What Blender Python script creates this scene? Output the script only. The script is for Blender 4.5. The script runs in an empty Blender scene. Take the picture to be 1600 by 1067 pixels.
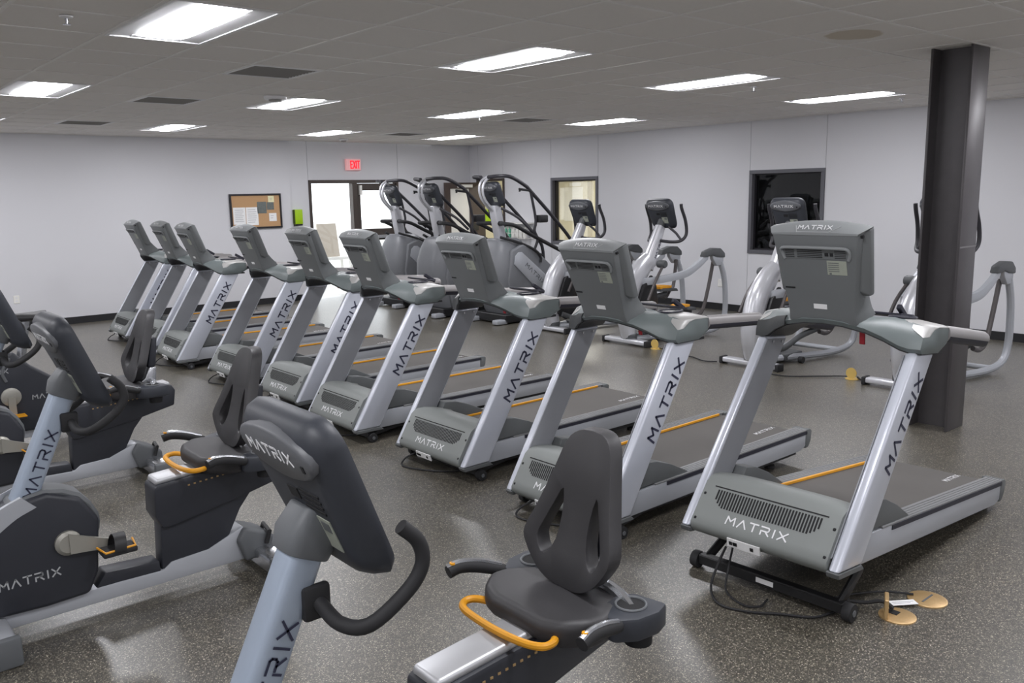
import bpy, bmesh, math, random
from mathutils import Vector, Matrix
random.seed(7)
SC = bpy.context.scene
COL = SC.collection
PI = math.pi

# ------------------------------------------------------------------ camera
CAM_R = Vector((0.7605193, -0.64907044, -0.01783158))
CAM_U = Vector((0.12417885, 0.11843605, 0.98516624))
CAM_F = Vector((0.63733038, 0.75145224, -0.17067372))
cam_d = bpy.data.cameras.new('camera'); cam = bpy.data.objects.new('camera', cam_d); COL.objects.link(cam)
cam_d.sensor_width = 36.0; cam_d.lens = 30.044; cam_d.clip_end = 200
M = Matrix((CAM_R, CAM_U, -CAM_F)).transposed().to_4x4(); M.translation = Vector((0, 0, 1.8659)); cam.matrix_world = M
SC.camera = cam

# ------------------------------------------------------------------ world, exposure
w = bpy.data.worlds.new('overcast_sky'); SC.world = w; w.use_nodes = True
bg = w.node_tree.nodes['Background']; bg.inputs[0].default_value = (0.90, 0.95, 1.0, 1); bg.inputs[1].default_value = 3.2
SC.view_settings.view_transform = 'Standard'; SC.view_settings.look = 'None'
SC.view_settings.exposure = 0.08; SC.view_settings.gamma = 1.0; SC.view_settings.use_curve_mapping = False
LENS_GLOW = 34.0          # radiance of each troffer lens

# ------------------------------------------------------------------ room dimensions (metres)
XW, YB, H = 11.154, 14.418, 2.8546      # right wall, back wall, ceiling
XL, YF = -5.0, -4.5                      # the room's far left and near ends, out of view
G = 0.6096; GX0, GY0 = 1.64, 4.50        # ceiling grid

# ------------------------------------------------------------------ materials
def lin(c):
    return tuple(((v/255)/12.92 if v/255 <= .04045 else ((v/255+.055)/1.055)**2.4) for v in c)
MATS = {}
def mat(name, rgb, rough=.5, metal=0., spec=.5, var=.06, vscale=6., bump=0., bscale=200., coat=0., emit=None, estr=0.):
    m = bpy.data.materials.new(name); m.use_nodes = True; nt = m.node_tree; b = nt.nodes['Principled BSDF']
    c = lin(rgb)
    tc = nt.nodes.new('ShaderNodeTexCoord')
    if var:
        nz = nt.nodes.new('ShaderNodeTexNoise'); nz.inputs['Scale'].default_value = vscale; nz.inputs['Detail'].default_value = 3
        nt.links.new(tc.outputs['Object'], nz.inputs['Vector'])
        mx = nt.nodes.new('ShaderNodeMix'); mx.data_type = 'RGBA'
        mx.inputs[6].default_value = tuple(v*(1-var) for v in c)+(1,); mx.inputs[7].default_value = tuple(min(1, v*(1+var)) for v in c)+(1,)
        nt.links.new(nz.outputs['Fac'], mx.inputs[0]); nt.links.new(mx.outputs[2], b.inputs['Base Color'])
    else:
        b.inputs['Base Color'].default_value = c+(1,)
    b.inputs['Roughness'].default_value = rough; b.inputs['Metallic'].default_value = metal
    b.inputs['Specular IOR Level'].default_value = spec
    if coat: b.inputs['Coat Weight'].default_value = coat; b.inputs['Coat Roughness'].default_value = .12
    if bump:
        n2 = nt.nodes.new('ShaderNodeTexNoise'); n2.inputs['Scale'].default_value = bscale; n2.inputs['Detail'].default_value = 2
        bp = nt.nodes.new('ShaderNodeBump'); bp.inputs['Strength'].default_value = bump; bp.inputs['Distance'].default_value = .002
        nt.links.new(tc.outputs['Object'], n2.inputs['Vector']); nt.links.new(n2.outputs['Fac'], bp.inputs['Height']); nt.links.new(bp.outputs[0], b.inputs['Normal'])
    if emit: b.inputs['Emission Color'].default_value = lin(emit)+(1,); b.inputs['Emission Strength'].default_value = estr
    MATS[name] = m; return m

mat('wall_paint', (212, 212, 216), .75, var=.015, vscale=.7, bump=.05, bscale=90)
mat('tile_white', (234, 231, 227), .9, var=.03, vscale=40, bump=.12, bscale=160)
mat('grid_white', (238, 236, 233), .6, var=.02)
mat('baseboard_black', (30, 30, 33), .5)
mat('fixture_white', (236, 236, 238), .45, var=.01)
mat('lens', (250, 250, 255), .5, var=0, emit=(250, 250, 255), estr=LENS_GLOW)
mat('vent_metal', (150, 148, 145), .5)
mat('vent_dark', (38, 36, 35), .8)
mat('column_steel', (82, 79, 81), .38, metal=.35, var=.12, vscale=9)
mat('weld', (120, 118, 119), .45, metal=.3)
mat('frame_grey', (92, 92, 98), .5)
mat('bronze', (74, 66, 62), .45, metal=.3)
mat('door_wood', (70, 58, 54), .5, var=.15, vscale=12)
mat('beige_wall', (205, 200, 178), .8)
mat('door_cream', (214, 208, 188), .6)
mat('beige_dark', (176, 168, 148), .7)
mat('white_paint', (232, 231, 226), .6)
mat('dark_room', (46, 46, 48), .9)
mat('cork', (190, 152, 112), .95, var=.12, vscale=160)
mat('paper', (240, 240, 240), .8, var=.01)
mat('print_grey', (150, 150, 155), .8)
mat('photo_print', (104, 110, 108), .6, var=.3, vscale=30)
mat('note_yellow', (236, 232, 190), .8)
mat('black_frame', (30, 28, 34), .5)
mat('lime', (160, 200, 20), .5)
mat('lime_side', (70, 84, 22), .6)
mat('exit_face', (236, 196, 196), .6, emit=(255, 150, 155), estr=.22)
mat('exit_red', (225, 40, 50), .6, emit=(255, 40, 60), estr=.8)
mat('silver', (200, 204, 214), .3, metal=.2, var=.03, vscale=4, coat=.5)
mat('silver_side', (172, 175, 181), .38, metal=.2, var=.03)
mat('inner_cover', (138, 140, 145), .5, metal=.1, var=.03)
mat('shroud', (126, 130, 128), .5, var=.04, bump=.05, bscale=500)
mat('shroud_dark', (96, 99, 100), .55, var=.04)
mat('console_grey', (104, 107, 108), .5, var=.04, bump=.05, bscale=500)
mat('console_cap', (132, 135, 136), .42, var=.03)
mat('dash_top', (172, 171, 169), .38, metal=.15, var=.03)
mat('dash_grey', (108, 116, 116), .42, var=.03)
mat('dash_dark', (58, 60, 61), .5)
mat('grip', (150, 147, 147), .4, metal=.25)
mat('rail_grey', (126, 127, 128), .5, var=.04)
mat('navy_dark', (38, 38, 50), .5)
mat('black', (26, 26, 28), .5)
mat('rubber', (34, 34, 36), .7)
mat('belt', (90, 87, 84), .8, var=.08, vscale=3, bump=.05, bscale=400)
mat('orange', (228, 158, 28), .45)
mat('white_print', (230, 230, 232), .6, var=0)
mat('soft_print', (170, 172, 174), .6, var=0)
mat('navy_print', (44, 46, 68), .5, var=0)
mat('label_green', (150, 154, 142), .7, var=.1, vscale=60)
mat('label_white', (226, 226, 226), .7, var=.04, vscale=200)
mat('slot', (22, 22, 24), .8)
mat('red', (178, 40, 52), .5)
mat('bike_dark', (46, 48, 55), .45, var=.05, bump=.04, bscale=400)
mat('bike_console', (52, 55, 62), .48, var=.05, bump=.05, bscale=400)
mat('bike_cap', (92, 94, 98), .42, var=.04)
mat('bike_grey', (98, 101, 104), .5)
mat('bike_mast', (166, 178, 194), .38, metal=.35, var=.03)
mat('vinyl', (50, 49, 51), .5, var=.06, vscale=14, bump=.1, bscale=300)
mat('alloy', (190, 192, 196), .25, metal=.9, var=.04)
mat('rail_alloy', (196, 197, 200), .42, metal=.7, var=.05)
mat('crank', (160, 158, 150), .4, metal=.4)
mat('ell_silver', (206, 207, 212), .3, metal=.4, var=.03, coat=.5)
mat('ell_dark', (78, 80, 82), .5)
mat('link_dark', (92, 88, 88), .4, metal=.4)
mat('climber_grey', (112, 114, 118), .45, var=.04)
mat('climber_rail', (48, 47, 52), .5)
mat('brass', (198, 166, 118), .35, metal=.5)
mat('brass_bright', (222, 190, 110), .4, metal=.3)
mat('concrete', (205, 203, 198), .9)
mat('board_beige', (176, 166, 152), .7)
mat('green_bottle', (90, 170, 140), .4)
mat('tile_stained', (234, 231, 227), .9)
nt = MATS['tile_stained'].node_tree; b = nt.nodes['Principled BSDF']
tc = nt.nodes.new('ShaderNodeTexCoord'); mp = nt.nodes.new('ShaderNodeMapping'); mp.inputs['Scale'].default_value = (3.9, 4.6, 0); mp.inputs['Location'].default_value = (.1, -.2, 0)
ln = nt.nodes.new('ShaderNodeVectorMath'); ln.operation = 'LENGTH'; nz = nt.nodes.new('ShaderNodeTexNoise'); nz.inputs['Scale'].default_value = 6
ad = nt.nodes.new('ShaderNodeMath'); ad.operation = 'MULTIPLY_ADD'; ad.inputs[1].default_value = .3
rp = nt.nodes.new('ShaderNodeValToRGB'); rp.color_ramp.elements[0].position = 1.05; rp.color_ramp.elements[0].position = .9
rp.color_ramp.elements[0].color = lin((206, 197, 182))+(1,); rp.color_ramp.elements[1].position = 1.0; rp.color_ramp.elements[1].color = lin((234, 231, 227))+(1,)
nt.links.new(tc.outputs['Object'], mp.inputs[0]); nt.links.new(mp.outputs[0], ln.inputs[0]); nt.links.new(tc.outputs['Object'], nz.inputs['Vector'])
nt.links.new(nz.outputs['Fac'], ad.inputs[0]); nt.links.new(ln.outputs['Value'], ad.inputs[2]); nt.links.new(ad.outputs[0], rp.inputs[0]); nt.links.new(rp.outputs[0], b.inputs['Base Color'])

def floor_mat():
    m = bpy.data.materials.new('rubber_floor'); m.use_nodes = True; nt = m.node_tree; b = nt.nodes['Principled BSDF']
    tc = nt.nodes.new('ShaderNodeTexCoord')
    def vor(scale):
        v = nt.nodes.new('ShaderNodeTexVoronoi'); v.inputs['Scale'].default_value = scale; nt.links.new(tc.outputs['Object'], v.inputs['Vector'])
        s = nt.nodes.new('ShaderNodeSeparateColor'); nt.links.new(v.outputs['Color'], s.inputs[0]); return s
    s1, s2 = vor(260.), vor(160.)
    r1 = nt.nodes.new('ShaderNodeValToRGB'); r1.color_ramp.interpolation = 'CONSTANT'
    els = r1.color_ramp.elements
    els[0].position = 0; els[0].color = lin((61, 58, 53))+(1,)
    els[1].position = .45; els[1].color = lin((80, 77, 70))+(1,)
    for p, c in ((.72, (104, 100, 90)), (.88, (144, 138, 124)), (.965, (188, 181, 165))):
        e = els.new(p); e.color = lin(c)+(1,)
    nt.links.new(s1.outputs[0], r1.inputs[0])
    r2 = nt.nodes.new('ShaderNodeValToRGB'); r2.color_ramp.interpolation = 'CONSTANT'
    r2.color_ramp.elements[0].color = (.86, .86, .86, 1); r2.color_ramp.elements[1].position = .5; r2.color_ramp.elements[1].color = (1.12, 1.11, 1.08, 1)
    nt.links.new(s2.outputs[1], r2.inputs[0])
    nz = nt.nodes.new('ShaderNodeTexNoise'); nz.inputs['Scale'].default_value = .8; nz.inputs['Detail'].default_value = 4; nt.links.new(tc.outputs['Object'], nz.inputs['Vector'])
    r3 = nt.nodes.new('ShaderNodeValToRGB'); r3.color_ramp.elements[0].position = .3; r3.color_ramp.elements[0].color = (.9, .9, .9, 1); r3.color_ramp.elements[1].position = .7; r3.color_ramp.elements[1].color = (1.1, 1.09, 1.06, 1)
    nt.links.new(nz.outputs['Fac'], r3.inputs[0])
    m1 = nt.nodes.new('ShaderNodeMix'); m1.data_type = 'RGBA'; m1.blend_type = 'MULTIPLY'; m1.inputs[0].default_value = 1
    m2 = nt.nodes.new('ShaderNodeMix'); m2.data_type = 'RGBA'; m2.blend_type = 'MULTIPLY'; m2.inputs[0].default_value = 1
    nt.links.new(r1.outputs[0], m1.inputs[6]); nt.links.new(r2.outputs[0], m1.inputs[7])
    nt.links.new(m1.outputs[2], m2.inputs[6]); nt.links.new(r3.outputs[0], m2.inputs[7]); nt.links.new(m2.outputs[2], b.inputs['Base Color'])
    b.inputs['Roughness'].default_value = .34; b.inputs['Specular IOR Level'].default_value = .75
    b.inputs['Coat Weight'].default_value = .5; b.inputs['Coat Roughness'].default_value = .38
    bp = nt.nodes.new('ShaderNodeBump'); bp.inputs['Strength'].default_value = .12; bp.inputs['Distance'].default_value = .001
    nt.links.new(s1.outputs[1], bp.inputs['Height']); nt.links.new(bp.outputs[0], b.inputs['Normal'])
    MATS['floor'] = m
floor_mat()
def glass_mat(name, tint):
    m = bpy.data.materials.new(name); m.use_nodes = True; nt = m.node_tree; nt.nodes.clear()
    o = nt.nodes.new('ShaderNodeOutputMaterial'); mx = nt.nodes.new('ShaderNodeMixShader'); tr = nt.nodes.new('ShaderNodeBsdfTransparent'); gl = nt.nodes.new('ShaderNodeBsdfGlossy'); lw_ = nt.nodes.new('ShaderNodeLayerWeight'); pw = nt.nodes.new('ShaderNodeMath'); pw.operation = 'POWER'; pw.inputs[1].default_value = 4.0
    fr = nt.nodes.new('ShaderNodeMath'); fr.operation = 'MULTIPLY_ADD'; fr.inputs[1].default_value = .9; fr.inputs[2].default_value = .05; nt.links.new(lw_.outputs['Facing'], pw.inputs[0]); nt.links.new(pw.outputs[0], fr.inputs[0])
    tr.inputs[0].default_value = tint; gl.inputs['Roughness'].default_value = .02
    nt.links.new(fr.outputs[0], mx.inputs[0]); nt.links.new(tr.outputs[0], mx.inputs[1]); nt.links.new(gl.outputs[0], mx.inputs[2]); nt.links.new(mx.outputs[0], o.inputs[0]); MATS[name] = m
glass_mat('glass', (.95, .95, .95, 1)); glass_mat('glass_smoked', (.55, .57, .58, 1))

# ------------------------------------------------------------------ geometry helpers
def crom(pts, n=6, closed=False):
    P = [Vector(p) for p in pts]; out = []; k = len(P)
    for i in range(k if closed else k-1):
        p1, p2 = P[i], P[(i+1) % k]; p0 = P[(i-1) % k] if closed or i > 0 else p1*2-p2; p3 = P[(i+2) % k] if closed or i+2 < k else p2*2-p1
        for j in range(n):
            t = j/n; out.append(.5*((2*p1)+(p2-p0)*t+(2*p0-5*p1+4*p2-p3)*t*t+(3*p1-p0-3*p2+p3)*t**3))
    if not closed: out.append(P[-1])
    return out
class B:
    def __init__(s): s.bm = bmesh.new()
    def box(s, x0, x1, y0, y1, z0, z1):
        v = [s.bm.verts.new((x, y, z)) for z in (z0, z1) for y in (y0, y1) for x in (x0, x1)]
        for f in ((0, 2, 3, 1), (4, 5, 7, 6), (0, 1, 5, 4), (2, 6, 7, 3), (0, 4, 6, 2), (1, 3, 7, 5)): s.bm.faces.new([v[i] for i in f])
        return s
    def obox(s, o, ax, ay, az):
        """box from corner-centred frame: centre o, half vectors"""
        o, ax, ay, az = map(Vector, (o, ax, ay, az))
        v = [s.bm.verts.new(o+ax*i+ay*j+az*k) for k in (-1, 1) for j in (-1, 1) for i in (-1, 1)]
        for f in ((0, 2, 3, 1), (4, 5, 7, 6), (0, 1, 5, 4), (2, 6, 7, 3), (0, 4, 6, 2), (1, 3, 7, 5)): s.bm.faces.new([v[i] for i in f])
        return s
    def prism(s, poly, a, b, ax='x'):
        def P(u, v, w): return (w, u, v) if ax == 'x' else ((u, w, v) if ax == 'y' else (u, v, w))
        n = len(poly); A = [s.bm.verts.new(P(u, v, a)) for u, v in poly]; C = [s.bm.verts.new(P(u, v, b)) for u, v in poly]
        s.bm.faces.new(A); s.bm.faces.new(C[::-1])
        for i in range(n): s.bm.faces.new((A[i], C[i], C[(i+1) % n], A[(i+1) % n]))
        return s
    def loft(s, rings, cap=True):
        R = [[s.bm.verts.new(p) for p in r] for r in rings]; n = len(R[0])
        for a, b in zip(R, R[1:]):
            for i in range(n): s.bm.faces.new((a[i], a[(i+1) % n], b[(i+1) % n], b[i]))
        if cap: s.bm.faces.new(R[0][::-1]); s.bm.faces.new(R[-1])
        return s
    def tube(s, pts, r, n=10, smooth=0, flat=1., rr=None, cap=True):
        P = crom(pts, smooth) if smooth else [Vector(p) for p in pts]
        m = len(P); rings = []; up = None
        for i, p in enumerate(P):
            t = (P[min(i+1, m-1)]-P[max(i-1, 0)]).normalized()
            if up is None:
                up = Vector((0, 0, 1)) if abs(t.z) < .9 else Vector((1, 0, 0))
            a = t.cross(up).normalized(); bb = a.cross(t).normalized(); up = bb
            q = r if rr is None else rr[0]+(rr[1]-rr[0])*i/(m-1)
            rings.append([p+a*math.cos(2*PI*k/n)*q*flat+bb*math.sin(2*PI*k/n)*q for k in range(n)])
        return s.loft(rings, cap)
    def lathe(s, prof, o=(0, 0, 0), ax='z', n=20):
        o = Vector(o); rings = []
        for r, h in prof:
            ring = []
            for k in range(n):
                c, d = math.cos(2*PI*k/n)*r, math.sin(2*PI*k/n)*r
                ring.append(o+Vector((c, d, h) if ax == 'z' else ((h, c, d) if ax == 'x' else (c, h, d))))
            rings.append(ring)
        return s.loft(rings)
    def plate(s, outer, holes, y0, y1):
        """x-z contour with holes, extruded along y"""
        bm = s.bm; E = []
        for loop in [outer]+holes:
            V = [bm.verts.new((x, y0, z)) for x, z in loop]
            E += [bm.edges.new((V[i], V[(i+1) % len(V)])) for i in range(len(V))]
        r = bmesh.ops.triangle_fill(bm, edges=E, use_beauty=True)
        F = [f for f in r['geom'] if isinstance(f, bmesh.types.BMFace)]
        e = bmesh.ops.extrude_face_region(bm, geom=F)
        for v in e['geom']:
            if isinstance(v, bmesh.types.BMVert): v.co.y = y1
        return s
    def bevel(s, off, seg=2, ang=30):
        bm = s.bm; bmesh.ops.recalc_face_normals(bm, faces=bm.faces)
        E = [e for e in bm.edges if len(e.link_faces) == 2 and e.calc_face_angle(0) > math.radians(ang)]
        bmesh.ops.bevel(bm, geom=E, offset=off, segments=seg, affect='EDGES', profile=.5, clamp_overlap=True); return s
    def xf(s, fn):
        for v in s.bm.verts: v.co = Vector(fn(v.co))
        return s
    def mesh(s, name, m, smooth=35):
        bmesh.ops.recalc_face_normals(s.bm, faces=s.bm.faces)
        me = bpy.data.meshes.new(name); s.bm.to_mesh(me); s.bm.free()
        me.materials.append(MATS[m])
        if smooth:
            me.polygons.foreach_set('use_smooth', [True]*len(me.polygons)); me.set_sharp_from_angle(angle=math.radians(smooth))
        return me
    def obj(s, name, m, parent=None, smooth=35):
        return link(name, s.mesh(name, m, smooth), parent)
def link(name, me, parent=None, mw=None):
    o = bpy.data.objects.new(name, me); COL.objects.link(o); o.parent = parent
    if mw is not None: o.matrix_basis = mw
    return o
def empty(name, loc=(0, 0, 0), rz=0., parent=None):
    o = bpy.data.objects.new(name, None); COL.objects.link(o); o.location = loc; o.rotation_euler = (0, 0, rz); o.parent = parent; o.empty_display_size = .1
    return o
def tag(o, label=None, cat=None, group=None, kind=None):
    if label: o['label'] = label
    if cat: o['category'] = cat
    if group: o['group'] = group
    if kind: o['kind'] = kind
    return o
def copy_tree(o, parent=None):
    c = o.copy(); COL.objects.link(c); c.parent = parent
    for ch in list(o.children): copy_tree(ch, c)
    return c
def frame(o, rx, ry):
    rx = Vector(rx).normalized(); ry = Vector(ry); ry = (ry-rx*ry.dot(rx)).normalized(); rz = rx.cross(ry)
    m = Matrix((rx, ry, rz)).transposed().to_4x4(); m.translation = Vector(o); return m
def circ(cx, cy, r, n=16, ry=None): return [(cx+r*math.cos(2*PI*k/n), cy+(ry or r)*math.sin(2*PI*k/n)) for k in range(n)]

# block lettering drawn with strokes
LET = {'M': [[(0, 0), (.07, 1), (.45, .42), (.83, 1), (.9, 0)]], 'A': [[(0, 0), (.43, 1), (.86, 0)]], 'T': [[(0, 1), (.84, 1)], [(.42, 1), (.42, 0)]],
       'R': [[(.05, 0), (.05, .5)], [(0, 1), (.68, 1), (.8, .88), (.8, .62), (.68, .48), (.2, .48)], [(.45, .48), (.86, 0)]],
       'I': [[(.12, 0), (.12, 1)]], 'X': [[(0, 0), (.84, 1)], [(0, 1), (.84, 0)]], 'E': [[(.8, 0), (.05, 0), (.05, 1), (.8, 1)], [(.05, .5), (.7, .5)]]}
LW = {'M': .9, 'A': .86, 'T': .84, 'R': .86, 'I': .24, 'X': .84, 'E': .8}
def text_mesh(word, width, height, thick, m, depth=.0012, gap=.34):
    tot = sum(LW[c] for c in word)+gap*(len(word)-1); sx = width/tot; g = B(); x = 0
    for c in word:
        for st in LET[c]:
            P = [Vector(((x+u)*sx-width/2, (v-.5)*height, 0)) for u, v in st]
            for a, b in zip(P, P[1:]):
                d = (b-a); L = d.length; d.normalize(); n = Vector((-d.y, d.x, 0))
                g.obox((a+b)/2+Vector((0, 0, depth/2)), d*(L/2+thick*.35), n*(thick/2), Vector((0, 0, depth/2)))
        x += LW[c]+gap
    return g.mesh('lettering', m, 0)

# ================================================================== ROOM
def struct(o, label): return tag(o, label, kind='structure')
struct(B().box(XL, XW+.25, YF, YB+.25, -.12, 0).obj('floor', 'floor'), 'dark speckled rubber gym floor')
# right wall: panels with joints, two windows, one doorway
W1, W2 = (10.715, 11.935), (6.365, 7.585); WZ0, WZ1 = .91, 2.14; DY0, DY1 = 13.34, 14.13; DZ = 2.12
wr = struct(empty('wall_right', (XW, 0, 0)), 'pale grey panelled wall with two inner windows and a doorway near the corner')
J = .003
def wpan(y0, y1, z0, z1): B().box(0, .14, y0+J, y1-J, z0, z1).obj('wall_panel', 'wall_paint', wr, 0)
wpan(YF, W2[0], 0, H+.1); wpan(W2[0], W2[1], 0, WZ0); wpan(W2[0], W2[1], WZ1, H+.1); wpan(W2[1], W1[0], 0, H+.1)
wpan(W1[0], W1[1], 0, WZ0); wpan(W1[0], W1[1], WZ1, H+.1); wpan(W1[1], DY0, 0, H+.1); wpan(DY0, DY1, DZ, H+.1); wpan(DY1, YB+.14, 0, H+.1)
B().box(.06, .14, YF, W2[0]+.01, 0, H).box(.06, .14, W2[1]-.01, W1[0]+.01, 0, H).obj('backing', 'wall_paint', wr, 0)
# back wall
DX0, DX1, DT = 7.44, 9.37, 2.17
wb = struct(empty('wall_back', (0, YB, 0)), 'pale grey wall at the far end holding the glass entrance')
def bpan(x0, x1, z0, z1, y=0.): B().box(x0+J, x1-J, y, .16, z0, z1).obj('wall_panel', 'wall_paint', wb, 0)
bpan(XL, 7.06, 0, H+.1, -.035); bpan(7.06, DX0, 0, H+.1); bpan(DX0, DX1, DT, H+.1); bpan(DX1, XW, 0, H+.1)
B().box(XL, DX0+.0, .08, .17, 0, H).box(DX1, XW+.1, .08, .17, 0, H).obj('backing', 'wall_paint', wb, 0)
struct(B().box(XL-.15, XL, YF, YB+.15, 0, H+.1).obj('wall_left', 'wall_paint', None, 0), 'pale grey side wall of the gym')
struct(B().box(XL-.15, XW+.15, YF-.15, YF, 0, H+.1).obj('wall_front', 'wall_paint', None, 0), 'pale grey wall behind the viewer')
BB = .105
struct(B().box(XW-.012, XW, YF, DY0-.05, 0, BB).box(XW-.012, XW, DY1+.05, YB-.002, 0, BB).obj('baseboard_right', 'baseboard_black', None, 0), 'black rubber baseboard along the right wall')
struct(B().box(XL, 7.06, YB-.047, YB-.035, 0, BB).box(7.06, DX0-.05, YB-.012, YB, 0, BB).box(DX1+.05, XW-.013, YB-.012, YB, 0, BB).obj('baseboard_back', 'baseboard_black', None, 0), 'black rubber baseboard along the back wall')

# windows in the right wall
def window(n, y0, y1, glass, label):
    r = struct(empty('window_%d' % n, (XW, (y0+y1)/2, WZ0)), label); h = (y1-y0)/2; zt = WZ1-WZ0; t = .055
    f = B()
    f.box(-.02, .15, -h, h, 0, t).box(-.02, .15, -h, h, zt-t, zt).box(-.02, .15, -h, -h+t, t, zt-t).box(-.02, .15, h-t, h, t, zt-t)
    f.bevel(.004, 1).obj('window_frame', 'frame_grey', r)
    B().box(.05, .11, -h+t, -h+t+.02, t, zt-t).box(.05, .11, h-t-.02, h-t, t, zt-t).box(.05, .11, -h+t, h-t, t, t+.02).box(.05, .11, -h+t, h-t, zt-t-.02, zt-t).obj('glazing_bead', 'black_frame', r)
    B().box(.078, .084, -h+t+.01, h-t-.01, t+.01, zt-t-.01).obj('pane', glass, r, 0)
window(1, W1[0], W1[1], 'glass', 'grey framed window showing a lit beige room')
window(2, W2[0], W2[1], 'glass_smoked', 'grey framed window with dark reflecting glass')

# doorway in the right wall and its open leaf
d2 = struct(empty('door_2', (XW, DY1, 0)), 'brown glazed door standing open at the corner doorway')
B().box(-.02, .16, DY0-DY1-.05, DY0-DY1, 0, DZ+.05).box(-.02, .16, 0, .05, 0, DZ+.05).box(-.02, .16, DY0-DY1, 0, DZ, DZ+.05).obj('door_frame', 'bronze', d2, 0)
leaf = empty('door_leaf', (0, -.02, 0), math.radians(2), d2)
wl = .93
B().box(-wl, -.02, -.045, 0, .01, .28).box(-wl, -.02, -.045, 0, 1.98, 2.1).box(-wl, -wl+.13, -.045, 0, .28, 1.98).box(-.30, -.02, -.045, 0, .28, 1.98).box(-wl+.13, -.30, -.045, 0, .95, 1.08).obj('leaf_frame', 'door_wood', leaf, 0)
B().box(-wl+.13, -.30, -.028, -.018, 1.08, 1.98).box(-wl+.13, -.30, -.028, -.018, .28, .95).obj('pane', 'white_paint', leaf, 0)
B().box(-.62, -.26, -.10, -.045, 2.0, 2.06).obj('door_closer', 'white_paint', leaf, 0)
B().box(-.28, -.10, -.075, -.045, 1.13, 1.28).obj('notice_holder', 'black', leaf, 0)

# entrance in the back wall
d1 = struct(empty('door_1', (DX0, YB, 0)), 'bronze framed glass entrance filled with daylight')
DW = DX1-DX0; fr = .05
B().box(0, fr, -.02, .12, 0, DT).box(DW-fr, DW, -.02, .12, 0, DT).box(fr, DW-fr, -.02, .12, DT-.06, DT).box(.90, 1.00, -.02, .12, 0, DT-.06).bevel(.004, 1).obj('door_frame', 'bronze', d1)
B().box(fr, .90, .045, .053, .02, DT-.06).obj('pane', 'glass', d1, 0)
lf = empty('door_leaf', (1.0, 0, 0), 0, d1); lw = DW-fr-1.0
B().box(.005, .085, .02, .065, .01, DT-.065).box(lw-.1, lw-.005, .02, .065, .01, DT-.065).box(.085, lw-.1, .02, .065, DT-.20, DT-.065).box(.085, lw-.1, .02, .065, .01, .22).box(.085, lw-.1, .02, .065, 1.02, 1.24).obj('leaf_frame', 'bronze', lf, 0)
B().box(.085, lw-.1, .038, .046, 1.24, DT-.20).box(.085, lw-.1, .038, .046, .22, 1.02).obj('pane', 'glass', lf, 0)
B().box(.1, lw-.12, -.04, .0, 1.06, 1.12).obj('push_bar', 'alloy', lf, 0)
B().box(.05, .10, -.03, .02, DT-.28, DT-.10).obj('closer_arm', 'white_paint', lf, 0)

# rooms beyond the right wall
a = struct(empty('wall_annex', (XW+.14, 0, 0)), 'beige room seen through the doorway and window')
B().box(2.6, 2.7, 9.5, 15.2, 0, 2.6).box(0, 2.7, 9.42, 9.5, 0, 2.6).box(0, 2.7, 15.2, 15.3, 0, 2.6).box(0, 2.7, 9.42, 15.3, 2.6, 2.7).box(0, 2.7, 9.42, 15.3, -.1, 0).obj('beige_shell', 'beige_wall', a, 0)
dr = B().box(2.56, 2.6, 13.62, 14.55, 0, 2.1).obj('inner_door', 'door_cream', a, 0)
B().box(2.54, 2.6, 13.52, 13.62, 0, 2.2).box(2.54, 2.6, 14.55, 14.65, 0, 2.2).box(2.54, 2.6, 13.62, 14.55, 2.1, 2.2).obj('inner_door_frame', 'beige_dark', a, 0)
B().box(2.55, 2.56, 13.78, 14.38, 1.22, 1.98).obj('door_light', 'white_paint', dr, 0); B().box(2.55, 2.56, 13.85, 14.2, 2.0, 2.08).obj('door_sign', 'white_paint', dr, 0)
al = bpy.data.lights.new('annex_lamp', 'AREA'); al.shape = 'RECTANGLE'; al.size = .6; al.size_y = 1.2; al.energy = 75; al.color = (1, .97, .88)
ao = bpy.data.objects.new('annex_lamp', al); COL.objects.link(ao); ao.location = (1.3, 12.3, 2.56); ao.parent = a
B().box(1.0, 1.6, 11.7, 12.9, 2.57, 2.6).obj('ceiling_lamp', 'fixture_white', a, 0)
a2 = struct(empty('wall_storeroom', (XW+.14, 0, 0)), 'unlit room behind the dark window')
B().box(2.6, 2.7, 5.0, 9.0, 0, 2.6).box(0, 2.7, 4.9, 5.0, 0, 2.6).box(0, 2.7, 9.0, 9.1, 0, 2.6).box(0, 2.7, 4.9, 9.1, 2.6, 2.7).box(0, 2.7, 4.9, 9.1, -.1, 0).obj('dark_shell', 'dark_room', a2, 0)
struct(B().box(-20, 40, YB+.25, 60, -.15, -.02).obj('ground_outside', 'concrete', None, 0), 'pale concrete outside the entrance')

# ---------------- ceiling: tiles, grid, lights, vents
ce = struct(empty('ceiling', (0, 0, H)), 'suspended ceiling of square mineral tiles')
LX = [-8, -4, 0, 4, 8, 12]; LY = [-12, -6, 0, 6, 12]
light_cells = {(i, j+k) for i in LX for j in LY for k in (0, 1)}
vent_cells = {(2, 3), (2, 7), (2, 12), (10, 7), (10, 12)}
tile_bm = B().box(.011, G-.011, .011, G-.011, .004, .02).bevel(.003, 1)
tile_me = tile_bm.mesh('ceiling_tile', 'tile_white', 0)
stain_bm = B().box(-G/2+.011, G/2-.011, -G/2+.011, G/2-.011, .004, .02).bevel(.003, 1); stain_me = stain_bm.mesh('ceiling_tile', 'tile_stained', 0)
def inview(p):
    d = Vector(p)-M.translation; z = d.dot(CAM_F)
    if z < .5: return None
    return z, 800+1335.3*d.dot(CAM_R)/z, 533.5-1335.3*d.dot(CAM_U)/z
cells = []; rest = []
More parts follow.
